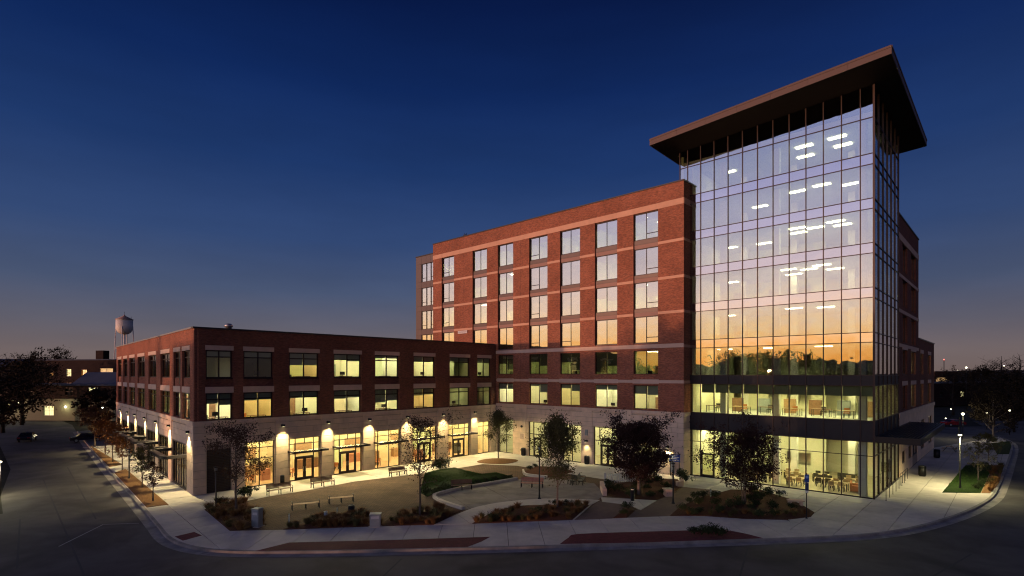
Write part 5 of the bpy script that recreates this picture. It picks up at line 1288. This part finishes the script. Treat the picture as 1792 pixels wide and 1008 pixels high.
# ---- parking sign on post
p = (22.50, 41.56); t = thing('post_sign', (*p, 0), 'blue sign with a pale round mark on a black post by the tower bed', 'sign')
MB().lathe([(.09, 0), (.09, .03), (.035, .06), (.035, 3.45)], 10).build('post', M_black, (*p, 0), 0, t)
MB().box(-.17, -.06, 2.75, .17, -.036, 3.35).build('sign_plate', M_blue, (*p, 0), 0, t)
MB().tube([(0, -.072, 3.16), (0, -.0605, 3.16)], .11, 16).build('emblem', mat('pale blue print', (.25, .42, .75), .5), (*p, 0), 0, t)
MB().box(-.13, -.06, 2.15, .13, -.036, 2.70).build('sign_plate', mat('navy plate', (.015, .03, .12), .5), (*p, 0), 0, t)
MB().box(-.12, -.06, 1.95, .12, -.036, 2.12).build('notice_plate', M_white, (*p, 0), 0, t)
p = (17.61, 58.83); t = thing('notice_board', (*p, 0), 'blue notice board on two legs against the stone at the tower entrance', 'sign', None, uA)
for x in (-.5, .5): MB().box(x - .04, -.03, 0, x + .04, .03, 2.3).build('leg', M_black, (*p, 0), uA, t)
MB().box(-.62, -.05, 1.55, .62, -.032, 2.35).build('board', M_blue, (*p, 0), uA, t)
for k in range(4): MB().box(-.52, -.058, 1.68 + k * .17, .52 - .2 * (k % 2), -.051, 1.74 + k * .17).build('print_line', M_white, (*p, 0), uA, t)
MB().box(-.46, -.02, .35, -.05, .02, 1.5).build('leaflet_box', M_greybox, (*p, 0), uA, t)
# ---- railings by the tower side door
def railing(pts, label, hh=.95):
    t = thing('handrail', (*pts[0], 0), label, 'railing')
    for q in pts: MB().lathe([(.05, 0), (.05, .02), (.024, .03), (.024, hh)], 8).build('post', M_black, (*q, 0), 0, t)
    mb = MB().tube([(pts[0][0] - pts[0][0], 0, hh)] + [(q[0] - pts[0][0], q[1] - pts[0][1], hh) for q in pts[1:]], .024, 6); mb.build('rail', M_black, (*pts[0], 0), 0, t)
q0 = Vector((32.58, 47.38))
railing([tuple(q0 + V * 1.75 * k) for k in range(7)], 'black handrail along the walk beside the tower')
q1 = pD + V * 9.0 + U * .7
railing([tuple(q1 + V * 1.6 * k) for k in range(4)], 'second black handrail close to the tower side door', 1.1)
# ---- raised bed walls, planters, lattice screen
low_wall('bed_wall', [(16.11, 52.89), (16.84, 53.43), (17.55, 55.70)], .3, .55, M_lintel, 'short curved stone planter wall beside the tower entrance walk', n=4)
low_wall('bed_wall', [(8.89, 52.89), (8.69, 51.08), (8.57, 49.16)], -.35, .62, M_lintel, 'stubby stone pier wall at the left of the raised bed', n=4)
for xy, lab in (((14.10, 49.16), 'square stone planter pier beside the lamp post path'),):
    t = thing('stone_pier', (*xy, 0), lab, 'pier')
    MB().box(-.34, -.3, 0, .34, .3, .62).build('block', M_lintel, (*xy, 0), .2, t); MB().box(-.38, -.34, .62, .38, .34, .70).build('cap', M_conc_lt, (*xy, 0), .2, t)
p0 = Vector((9.30, 53.98)); p1 = Vector((12.44, 54.83)); scr = thing('lattice_screen', (*p0, 0), 'white lattice screen behind the raised bed beside the round tree', 'screen')
F_ = Fac(p0, p1)
for k in range(2): F_.bx('rail', 0, 0, .35 + k * .6, F_.L, .05, .42 + k * .6, M_white, scr)
for k in range(int(F_.L / .24) + 1): F_.bx('slat', k * .24, .008, .2, k * .24 + .08, .042, 1.15, M_white, scr)
F_.bx('post', -.12, -.03, 0, 0, .08, 1.25, M_white, scr)
# ---- stone bench slab in tower bed
p = (23.72, 45.53); t = thing('stone_bench', (*p, 0), 'tan stone seat slab at the edge of the bed before the tower', 'bench')
MB().box(-.62, -.3, .40, .62, .3, .50).build('top', M_lintel, (*p, 0), -.15, t)
for x in (-.45, .45): MB().box(x - .09, -.22, 0, x + .09, .22, .40).build('leg', M_lintel, (*p, 0), -.15, t)
# ---- rock planter with dark plant on the terrace
pb = [(1.22, 61.24), (1.31, 59.16), (3.59, 57.86), (7.01, 61.24), (6.01, 64.25), (3.01, 65.04)]
mound('planting_bed', pb, .2, M_mulch)
low_wall('bed_wall', [(1.16, 61.60), (1.37, 59.16), (2.56, 58.02), (3.69, 57.54)], .2, .28, M_conc_lt, 'low pale stone edge of the dark bed behind the orange bench')
plant('shrub', [(2.08, 61.96), (2.67, 63.47)], SHR, 'dark shrub in the bed behind the orange bench', 'shrub', 'shrubs behind the orange bench', .7, .9, 31, .15)
plant('shrub', [(5.14, 61.96), (6.15, 62.33)], SHR, 'low brown shrub in the terrace bed', 'shrub', 'shrubs in the terrace bed', .6, .8, 32, .15)
# ---- picnic table at the far right of the side street walk
p = (62.41, 77.57); t = thing('picnic_table', (*p, 0), 'picnic table under the wall light at the far end of the side street walk', 'table', None, aL)
MB().box(-.9, -.4, .72, .9, .4, .77).build('top', M_woodlt, (*p, 0), aL, t)
for y in (-.75, .75): MB().box(-.9, y - .14, .43, .9, y + .14, .47).build('seat', M_woodlt, (*p, 0), aL, t)
for x in (-.6, .6): MB().tube([(x, -.75, 0), (x, -.25, .72)], .04, 5).tube([(x, .75, 0), (x, .25, .72)], .04, 5).box(x - .03, -.75, .38, x + .03, .75, .43).build('leg', M_black, (*p, 0), aL, t)
# ---- cars
def car(loc, rz, col, label, lights=True, s=1.0, z=-.16):
    t = thing('parked_car', (*loc, z), label, 'car', None, rz); l3 = (*loc, z)
    m = mat('car paint ' + label[:6], col, .25, .3)
    prof = [(-2.2, .35), (-2.25, .65), (-2.1, .88), (-1.35, .96), (-.75, 1.42), (.75, 1.46), (1.35, 1.0), (2.05, .92), (2.25, .7), (2.2, .35)]
    mb = MB(); w = .88; n = len(prof)
    L_ = [(x, -w * (1 if z_ < 1 else .82), z_) for x, z_ in prof]; R2 = [(x, w * (1 if z_ < 1 else .82), z_) for x, z_ in prof]
    for i in range(n): j = (i + 1) % n; mb.face([L_[i], L_[j], R2[j], R2[i]])
    mb.face(L_[::-1]); mb.face(R2); mb.build('body', m, l3, rz, t)
    gm = mat('car glass', (.01, .012, .015), .08)
    for sgn in (-1, 1):
        y = sgn * (w * .86 + .012); P = [(-1.2, y * 1.03, 1.0), (1.15, y * 1.03, 1.02), (.68, y * .965, 1.38), (-.7, y * .965, 1.36)]
        g = MB(); g.face(P if sgn < 0 else P[::-1]); g.build('side_window', gm, l3, rz, t)
    for x0, z0, x1, z1 in ((-1.33, 1.0, -.80, 1.40), (1.33, 1.04, .80, 1.43)):
        g = MB(); e = .02 if x0 > 0 else -.02; P = [(x0 + e, -.7, z0), (x0 + e, .7, z0), (x1 + e, .62, z1), (x1 + e, -.62, z1)]; g.face(P if x0 > 0 else P[::-1]); g.build('windscreen', gm, l3, rz, t)
    for x in (-1.4, 1.4):
        for y in (-.8, .8):
            wh = MB().tube([(x, y - .1, .33), (x, y + .1, .33)], .33, 14).build('wheel', mat('tyre', (.012, .012, .012), .8), l3, rz, t)
            MB().tube([(x, y - .108, .33), (x, y + .108, .33)], .19, 10).build('rim', M_greybox, l3, rz, wh)
    for y in (-.62, .62):
        MB().box(2.16, y - .18, .62, 2.262, y + .18, .76).build('headlight', M_white, l3, rz, t); MB().box(-2.262, y - .18, .66, -2.16, y + .18, .82).build('tail_light', mat('tail lens', (.3, .01, .01), .3), l3, rz, t)
    return t
car((-81.11, 91.06), R(120), (.03, .03, .035), 'dark car parked on the left side of the left street')
car((-70.55, 90.28), R(40), (.02, .022, .03), 'black car turning in under the far trees of the left street')
car((95.42, 117.66), R(5), (.28, .02, .015), 'red car parked across the far end of the side street')
# ================================================================== FURNITURE INSIDE THE LIT ROOMS
def table(loc, rz, label, w=1.5, d=.8, m=None, group=None, z=.03):
    t = thing('table', (loc.x, loc.y, z), label, 'table', group, rz); l3 = (loc.x, loc.y, z)
    MB().box(-w / 2, -d / 2, .70, w / 2, d / 2, .745).build('top', m or M_tabletop, l3, rz, t)
    for x in (-w / 2 + .06, w / 2 - .06):
        for y in (-d / 2 + .06, d / 2 - .06): MB().box(x - .025, y - .025, 0, x + .025, y + .025, .70).build('leg', M_black, l3, rz, t)
def chair(loc, rz, label, m, group=None, z=.03):
    t = thing('chair', (loc.x, loc.y, z), label, 'chair', group, rz); l3 = (loc.x, loc.y, z)
    MB().box(-.24, -.24, .42, .24, .24, .49).build('seat', m, l3, rz, t); MB().box(-.23, .2, .55, .23, .25, .92).build('backrest', m, l3, rz, t)
    for x in (-.2, .2):
        MB().box(x - .02, -.22, 0, x + .02, -.18, .42).build('leg', M_black, l3, rz, t); MB().box(x - .02, .2, 0, x + .02, .24, .56).build('leg', M_black, l3, rz, t)
def sofa(loc, rz, label, m, w=1.7, z=.03):
    t = thing('sofa', (loc.x, loc.y, z), label, 'sofa', None, rz); l3 = (loc.x, loc.y, z)
    MB().box(-w / 2, -.4, .12, w / 2, .4, .42).build('seat', m, l3, rz, t); MB().box(-w / 2, .25, .42, w / 2, .42, .85).build('backrest', m, l3, rz, t)
    for x in (-w / 2, w / 2 - .16): MB().box(x, -.38, .42, x + .16, .25, .62).build('armrest', m, l3, rz, t)
    for x in (-w / 2 + .06, w / 2 - .1):
        for y in (-.36, .32): MB().box(x, y, 0, x + .04, y + .04, .12).build('leg', M_black, l3, rz, t)
def monitor(fac, x, y, z, label):
    p = fac.at(x, y, z); t = thing('monitor', p, label, 'monitor', None, fac.a)
    MB().box(-.3, -.02, .14, .3, .02, .5).build('screen', M_black, p, fac.a, t); MB().box(-.12, -.09, 0, .12, .09, .02).box(-.03, -.015, .02, .03, .015, .14).build('stand', M_black, p, fac.a, t)
ORD = ['first', 'second', 'third', 'fourth', 'fifth', 'sixth', 'seventh', 'eighth', 'ninth']
rnd = random.Random(5)
for k, (x, y) in enumerate(((8.6, 2.6), (11.2, 2.0), (13.4, 3.4), (10.0, 5.2), (12.6, 5.8), (15.6, 5.0), (6.4, 4.0), (14.9, 2.2))):
    a = TW.a + rnd.uniform(-.25, .25); p = TW.at(x, y)
    table(p, a, f'lobby table, {ORD[k]} set out behind the tower ground floor glass', 1.6, .8)
    for dx, dy, r in ((-.4, -.65, 180), (.4, -.65, 180), (-.4, .65, 0), (.4, .65, 0)):
        c, s = math.cos(a), math.sin(a); q = Vector((p.x + dx * c - dy * s, p.y + dx * s + dy * c))
        chair(q, a + R(r), f'dark chair at the {ORD[k]} lobby table inside the tower', (M_chair, M_chairtan)[k % 2], f'chairs at the {ORD[k]} lobby table')
for k, (x, y, r, m) in enumerate(((7.2, 1.6, 10, M_chairtan), (16.2, 2.6, 100, M_chairor), (14.6, 7.6, 180, M_chair), (4.8, 3.2, 60, M_chair))):
    sofa(TW.at(x, y), TW.a + R(r), f'{("tan", "orange", "charcoal", "black")[k]} lounge sofa in the tower ground floor lobby', m)
for k, (x, y) in enumerate(((3.0, 2.2), (5.8, 2.4), (8.2, 3.0), (10.8, 2.4), (13.2, 3.2), (15.4, 2.2))):
    p = TW.at(x, y); table(p, TW.a, f'desk, {ORD[k]} from the brick wing, on the tower second floor', 1.7, .8, (M_wood, M_tabletop)[k % 2], z=6.86)
    chair(TW.at(x, y + .75), TW.a, f'office chair at the {ORD[k]} desk on the tower second floor', (M_chair, M_chairor)[k % 2], z=6.86)
    t = ob('cabinet', boxmesh(1.1, .5, 1.5, (M_wood, M_greybox, M_woodlt)[k % 3], 'cabinet'), TW.at(x + 1.3, y + 3.2, 6.86), TW.a); tag(t, f'storage cabinet behind the {ORD[k]} desk on the tower second floor', 'cabinet')
for k, (x, y) in enumerate(((5.6, 2.2), (10.3, 3.0), (15.3, 3.2), (20.4, 2.4), (26.0, 3.0), (31.8, 3.0))):
    p = LF.at(x, y); table(p, LF.a, f'cafe table, {ORD[k]} shop window from the street corner', 1.3, .8, M_woodor)
    for dy, r in ((-.7, 180), (.7, 0)): chair(LF.at(x, y + dy), LF.a + R(r), f'orange cafe chair at the {ORD[k]} shop table', M_chairor, f'chairs at the {ORD[k]} shop table')
for r, (z, nm) in enumerate(((6.16, 'second'), (10.06, 'third'))):
    for i, (a, b) in enumerate(LB):
        if r and i < 1: continue
        c = (a + b) / 2; lab = f'{nm} floor room, {ORD[i]} window from the street corner'
        table(LF.at(c + .4, 1.5), LF.a, 'desk in the ' + lab, 1.6, .75, M_wood, z=z)
        if (i + r) % 2 == 0: monitor(LF, c + .1 + .3 * (i % 3), 1.4, z + .745, 'monitor in the ' + lab)
        LF.bx('bookcase', a - .3, 5.5, z, a + .7, 5.93, z + 1.4 + .3 * (i % 3), (M_wood, M_chair, M_woodlt)[(i + 2 * r) % 3], low)
        if (i + r) % 2: LF.bx('room_partition', b - .6, 2.6, z, b - .45, 6.0, z + 3.2, (M_wall_warm, M_wall_green)[r], low)
        chair(LF.at(c - .3, 2.3), LF.a + .5, 'chair in the ' + lab, (M_chair, M_chairor, M_chairtan)[(i + r) % 3], z=z)
        LF.bx('picture', c - .9, 5.9, z + 1.0, c + .6, 5.95, z + 2.2, (M_shade, M_woodlt, M_woodor)[(i + r) % 3], low)
        LF.bx('room_door', c + 1.0, 5.94, z, c + 1.8, 5.98, z + 2.15, (M_wood, M_shade)[i % 2], low)
for i, (a, b) in enumerate(TC[2:]):
    c = (a + b) / 2
    for r, z in ((0, 6.32), (1, 10.17)):
        lab = f'{("second", "third")[r]} floor tall wing room, {ORD[i]} window from the inner corner'
        table(TF.at(c, 1.5), TF.a, 'desk in the ' + lab, 1.7, .8, M_wood, z=z)
        if (i + r) % 2: monitor(TF, c - .2 + .3 * (i % 2), 1.4, z + .745, 'monitor in the ' + lab)
        chair(TF.at(c + .6, 2.3), TF.a, 'chair in the ' + lab, (M_chair, M_chairtan)[i % 2], z=z)
        TF.bx('bookcase', c - 1.4, 4.9, z, c - .2, 5.35, z + 1.9, (M_wood, M_woodlt)[i % 2], tall)
        TF.bx('picture', c + .1, 5.38, z + 1.1, c + 1.2, 5.43, z + 2.1, (M_shade, M_woodor)[i % 2], tall)

L_lampfar = emit_mat("far lamp lens", (1.0, .92, .62), 9.0)
# ================================================================== BEHIND: WATER TOWER, NEIGHBOURS, FAR TREES
wt = (-142.5, 200.0); M_tank = mat('cream tank paint', (.80, .70, .60), .6, var=.08, scale=.4, stain=.2, stscale=.2)
t = thing('water_tower', (*wt, 0), 'cream water tower on thin legs behind the low brick wing', 'water tower'); w3 = (*wt, 0)
MB().lathe([(.05, 25.6), (1.2, 25.8), (2.1, 26.5), (2.6, 27.6), (2.65, 28.2), (2.65, 31.1)], 24).build('tank', M_tank, w3, 0, t)
MB().lathe([(2.85, 31.05), (2.85, 31.2), (.3, 32.5), (.3, 32.8), (.1, 32.9)], 24).build('roof', mat('tank roof', (.40, .25, .2), .6), w3, 0, t)
MB().tube([(0, 0, 32.8), (0, 0, 34.0)], .05, 5).build('mast', M_black, w3, 0, t)
for a in range(4):
    q = R(45 * 2 * a + 20); MB().tube([(3.9 * math.cos(q), 3.9 * math.sin(q), 0), (2.62 * math.cos(q), 2.62 * math.sin(q), 28.6)], .16, 7).build('leg', M_tank, w3, 0, t)
    q2 = q + R(90)
    for z, r1 in ((20.6, 2.98), (10, 3.45)): MB().tube([(r1 * math.cos(q), r1 * math.sin(q), z), (r1 * math.cos(q2), r1 * math.sin(q2), z)], .07, 5).build('strut', M_tank, w3, 0, t)
for a in (.4, 1.3, 2.9): MB().tube([(2.2 * math.cos(a), 2.2 * math.sin(a), 31.4), (2.2 * math.cos(a), 2.2 * math.sin(a), 32.3)], .05, 4).build('antenna', M_black, w3, 0, t)
MB().tube([(0, 0, 0), (0, 0, 25.7)], .3, 8).build('riser', M_tank, w3, 0, t)
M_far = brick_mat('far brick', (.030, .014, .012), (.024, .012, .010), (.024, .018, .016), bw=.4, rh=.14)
M_cream = mat('cream render', (.15, .145, .095), .9, var=.08)
M_slate = mat('blue slate roof', (.022, .036, .070), .8, var=.15, scale=.6)
M_dim = mat('dark window glass', (.015, .018, .022), .1)
def house(name, p, q, zt, label, wins, wall, base=None, baseh=0, gable=0, depth=14, chim=(), roofm=None):
    """far building: walls with built windows, roof, optional rendered ground floor"""
    f = Fac(p, q); t = thing(name, (*p, 0), label, 'building')
    holes = [(a, b, c, d) for a, b, c, d, l in wins]
    up = [h for h in holes if h[2] >= baseh]; dn = [h for h in holes if h[2] < baseh]
    f.build(wall_mesh(MB(), 0, f.L, baseh, zt, up, 0, .3), 'wall', wall, t)
    if base: f.build(wall_mesh(MB(), -.05, f.L + .05, 0, baseh, dn, -.06, .36), 'ground_floor_wall', base, t)
    mb = MB(); mb.box(0, .3, 0, .3, depth, zt); mb.box(f.L - .3, .3, 0, f.L, depth, zt); mb.box(.3, depth - .3, 0, f.L - .3, depth, zt); f.build(mb, 'side_wall', wall, t)
    mb = MB()
    if gable:
        y0, y1, ym = -.4, depth + .4, depth / 2
        mb.face([(-.3, y0, zt), (f.L + .3, y0, zt), (f.L + .3, ym, zt + gable), (-.3, ym, zt + gable)]); mb.face([(f.L + .3, y1, zt), (-.3, y1, zt), (-.3, ym, zt + gable), (f.L + .3, ym, zt + gable)])
        mb.face([(-.0, 0, zt), (0, ym, zt + gable), (0, depth, zt)]); mb.face([(f.L, 0, zt), (f.L, depth, zt), (f.L, ym, zt + gable)])
    else: mb.box(-.25, -.25, zt, f.L + .25, depth + .2, zt + .35)
    r = f.build(mb, 'roof', roofm or M_slate, t)
    for x, y, w, h in chim: f.bx('chimney', x, y, zt + .3, x + w, y + w * .7, zt + h, wall, r)
    for a, b, c, d, l in wins:
        mb = MB(); bars(mb, a, b, c, d, [(a + b) / 2], [(c + d) / 2], .08, .08); wo = f.build(mb, 'window', M_white if l else M_frame, t)
        f.bx('pane', a + .08, .10, c + .08, b - .08, .115, d - .08, G_low, wo)
        f.bx('blind', a + .02, .35, c + .02, b - .02, .37, d - .02, L_far if l == 1 else L_farw if l == 2 else M_dim, wo)
    return f, t
L_farw = emit_mat('far orange window light', (1.0, .55, .22), .8)
def gp(px, Y): return ((px - 896) / 952 * Y, Y)
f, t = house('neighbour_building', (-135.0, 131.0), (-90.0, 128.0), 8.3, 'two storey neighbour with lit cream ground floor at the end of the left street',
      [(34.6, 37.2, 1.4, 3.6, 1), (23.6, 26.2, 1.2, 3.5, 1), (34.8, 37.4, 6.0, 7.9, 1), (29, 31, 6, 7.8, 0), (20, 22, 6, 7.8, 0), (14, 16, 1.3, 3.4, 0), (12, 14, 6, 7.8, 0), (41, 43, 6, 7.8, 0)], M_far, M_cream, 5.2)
for x, z in ((29.4, 3.3), (15.5, 4.4), (17.3, 4.4)):
    q = f.at(x, -.3, z); MB().lathe([(.05, -.25), (.22, -.1), (.22, .1), (.05, .25)], 10).build('wall_light', L_lampfar, q, 0, t)
    pl = bpy.data.lights.new('wall_light_glow', 'POINT'); pl.energy = 150; pl.color = (1, .9, .5); pl.shadow_soft_size = .3; ob('wall_light_glow', pl, f.at(x, -1.2, z), 0, t)
f, t = house('neighbour_building', (-148.0, 168.0), (-112.0, 160.0), 15.2, 'taller brick neighbour with chimney and scattered lit windows behind the left street',
      [(13.0, 14.8, 10.4, 12.6, 1), (25.5, 30.3, 10.6, 12.8, 2), (25.5, 30.3, 6.6, 8.6, 2), (18.5, 20.6, 10.4, 12.4, 0), (12.9, 15.0, 2.6, 5.0, 1), (17.5, 20.4, 3.0, 5.6, 1), (12.9, 14.9, 6.4, 8.4, 0), (18.5, 20.6, 6.4, 8.4, 0), (6, 8, 10.4, 12.4, 0), (6, 8, 6.4, 8.4, 0)], M_far, chim=((22.2, 1.5, 2.8, 3.0),))
house('neighbour_building', (-119.5, 148.0), (-104.0, 146.0), 8.2, 'low house with blue gabled roof beside the far left of the low wing', [(3, 5, 3, 5, 0), (9, 11, 3, 5, 0)], M_far, gable=3.4, depth=9)
house('neighbour_building', (-190.0, 165.0), (-150.0, 172.0), 13.0, 'dark brick house with low gable at the left edge behind bare trees', [(8, 10, 7, 9, 0), (18, 20, 7, 9, 0)], M_far, gable=3.0, depth=12)
# right hand background
house('neighbour_building', gp(1628, 185), gp(1762, 210), 7.8, 'long dark low building beyond the side street on the right', [(6 + 7 * k, 8.4 + 7 * k, 3.0, 5.0, 0 if k != 2 else 1) for k in range(4)], M_far, depth=14, roofm=M_roof)
house('neighbour_building', gp(1636, 250), gp(1678, 256), 12.2, 'far building with one glowing storey at the right edge of the brick wing', [(.8, 10.2, 6.9, 9.6, 2)], M_far, depth=10, roofm=M_roof)
def far_lamp(px, py, Y, label, r=.22, m=None, pole=True, glow=0):
    z = 11 - (py - 655) * Y / 952; x = (px - 896) / 952 * Y
    t = thing('street_lamp', (x, Y, 0), label, 'lamp')
    MB().tube([(0, 0, -.2), (0, 0, z)], .06 * Y / 100, 5).build('pole', M_black, (x, Y, 0), 0, t)
    r *= .62; MB().lathe([(r * .4, z - r), (r, z - r * .4), (r, z + r * .3), (r * .3, z + r * .7)], 10).build('lens', m or L_lampfar, (x, Y, 0), 0, t)
    if glow:
        pl = bpy.data.lights.new('lamp_glow', 'POINT'); pl.energy = glow; pl.color = (1, .9, .55); pl.shadow_soft_size = .3; ob('lamp_glow', pl, (x, Y - .5, z - .3), 0, t)
far_lamp(1685, 724, 92, 'bright lamp beyond the red car on the side street', .34, glow=350)
far_lamp(1691, 643, 170, 'high lamp above the dark trees right of the brick wing', .4)
far_lamp(1727, 723, 110, 'white lamp in the middle of the far right street', .25)
far_lamp(1767, 718, 100, 'slim white lamp at the right edge of the street bend', .22)
far_lamp(1652, 629, 260, 'red beacon on a mast above the far right roofs', .5, L_red)
far_lamp(1677, 648, 200, 'small lamp left of the high lamp over the dark trees', .2)
far_lamp(1732, 651, 210, 'small lamp among the far right trees', .25)
far_lamp(1655, 732, 130, 'small white lamp nearest the side street picnic table', .2)
far_lamp(1664, 716, 140, 'small amber lamp beyond the side street', .2)
far_lamp(1757, 640, 190, 'pale lamp at the far right treeline', .25)
far_lamp(180, 713, 118, 'glowing lamp at the end of the left street beside the low wing', .3, glow=500)
far_lamp(57, 688, 150, 'tiny lamp among the trees at the far left', .18)
far_lamp(1, 808, 50, 'low warm street lamp at the left edge beside the kerb', .16, glow=700)
far_lamp(6, 645, 160, 'amber lamp at the left edge', .25)
# trees: dark masses and bare crowns, each its own tree
def ftree(px, Y, H, rx, label, seed, kind='dense', lm=None, z0=-.3, nleaf=3200, leaf=.5, group='trees behind the left street'):
    x, y = gp(px, Y)
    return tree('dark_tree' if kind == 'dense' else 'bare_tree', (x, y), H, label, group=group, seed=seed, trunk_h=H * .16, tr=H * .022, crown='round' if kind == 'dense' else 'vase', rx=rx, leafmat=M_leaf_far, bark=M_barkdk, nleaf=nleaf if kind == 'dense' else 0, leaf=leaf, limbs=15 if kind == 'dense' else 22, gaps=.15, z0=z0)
PL = ['leftmost', 'second from the left', 'third from the left', 'fourth from the left', 'fifth from the left', 'sixth from the left', 'seventh from the left']
for k, (px, Y, H, rx) in enumerate(((-75, 72, 11.0, 7.0), (-30, 88, 12.0, 7.0), (5, 104, 13.0, 7.5), (38, 120, 14.0, 7.5), (60, 150, 16.5, 7.5), (100, 182, 20.0, 7.0))):
    ftree(px, Y, H, rx, f'dark leafy tree, {PL[k]} beyond the left street', 40 + k)
for k, (px, Y, H, rx) in enumerate(((-60, 80, 12.5, 9.0), (-8, 96, 12.5, 8.5), (40, 124, 14.5, 8.0), (85, 140, 15.2, 7.0), (30, 150, 17.0, 8.0))):
    ftree(px, Y, H, rx, f'bare twiggy tree, {PL[k]} beyond the left street', 50 + k, 'bare')
ftree(176, 104, 8.4, 3.6, 'dark russet tree beside the far end of the low wing', 57)
GR = 'trees beyond the right hand street'
for k, (px, Y, H, rx, lm) in enumerate(((1700, 190, 13.0, 7.5, M_leaf_brown), (1728, 165, 13.8, 7.5, M_leaf_green), (1755, 140, 11.6, 6, M_leaf_brown), (1785, 130, 11.6, 6.5, M_leaf_brown), (1775, 105, 8.5, 4.5, M_leaf_green), (1660, 230, 12.0, 7, M_leaf_brown), (1740, 120, 7.5, 4.5, M_leaf_green))):
    ftree(px, Y, H, rx, f'dark leafy tree, {PL[k]} beyond the right hand street', 60 + k, lm=lm, group=GR)
for k, (px, Y, H, rx) in enumerate(((1668, 150, 13.2, 4.5), (1752, 175, 18.5, 6), (1785, 160, 18.5, 6.5))):
    ftree(px, Y, H, rx, f'bare twiggy tree, {PL[k]} beyond the right hand street', 70 + k, 'bare', group=GR)
# distant wooded ridge
def ridge(name, label, Y, x0, x1, h, seed):
    rnd = random.Random(seed); mb = MB(); n = 90; prev = None
    for k in range(n + 1):
        x = x0 + (x1 - x0) * k / n; hh = h * (.75 + .25 * math.sin(k * .23 + seed) * math.sin(k * .071)) + rnd.uniform(-.4, .4); cur = [(x, Y - 60, -.3), (x, Y - 20, hh * .7), (x, Y + 20, hh), (x, Y + 120, -.3)]
        if prev:
            for i in range(3): mb.face([prev[i], cur[i], cur[i + 1], prev[i + 1]], smooth=True)
        prev = cur
    return tag(mb.build(name, mat('far woods', (.02, .018, .014), .95, var=.4, scale=.05)), None, None, None, 'structure')
ridge('hills', '', 520, -900, 900, 15.5, 1)
# trees and houses across the street behind the viewpoint (mirrored in the glass)
GB = 'trees across the street mirrored in the tower glass'
for k in range(15):
    a = R(186 + k * 6.2); d = 118 + 34 * ((k * 7) % 5) / 5; x, y = 25 + d * math.cos(a), 53 + d * math.sin(a)
    H = (13.0, 15.5, 12.5, 18.5, 14.0)[k % 5]
    tree('street_side_tree', (x, y), H, 'dense tree added across the street to block the sun glint in the glass', group=GB, seed=80 + k, trunk_h=H * .15, tr=H * .024, crown='round' if k % 3 else 'vase', rx=H * .46, leafmat=M_leaf_far, bark=M_barkdk, nleaf=2600 if k % 3 else 700, leaf=.55, limbs=14, gaps=.2, z0=-.3)
for k, (a_, d, H) in enumerate(((205, 112, 16.5), (209.5, 118, 17.5), (213.5, 110, 16))):  # dense trees added to block the low sun's glint in the tower glass
    a = R(a_); tree('street_side_tree', (25 + d * math.cos(a), 53 + d * math.sin(a)), H, 'dense tree added across the street to block the sun glint in the glass', group=GB, seed=120 + k, trunk_h=H * .15, tr=H * .024, crown='round', rx=H * .5, leafmat=M_leaf_far, bark=M_barkdk, nleaf=6000, leaf=.6, limbs=18, gaps=.05, z0=-.3)
for k, (a_, d) in enumerate(((190, 150), (203, 160), (216, 150), (229, 165), (242, 150), (255, 160))):
    a = R(a_); c = Vector((25 + d * math.cos(a), 53 + d * math.sin(a))); n = Vector((-math.sin(a), math.cos(a)))
    house('street_house', tuple(c + n * 13), tuple(c - n * 13), 10.5 + (k % 3), f'dark gabled house, {ORD[k]} across the street mirrored in the glass', [(5, 7, 2, 4, 0), (12, 14, 2, 4, 1 if k % 2 else 0), (19, 21, 5, 7, 0)], M_far, gable=3.2, depth=11)
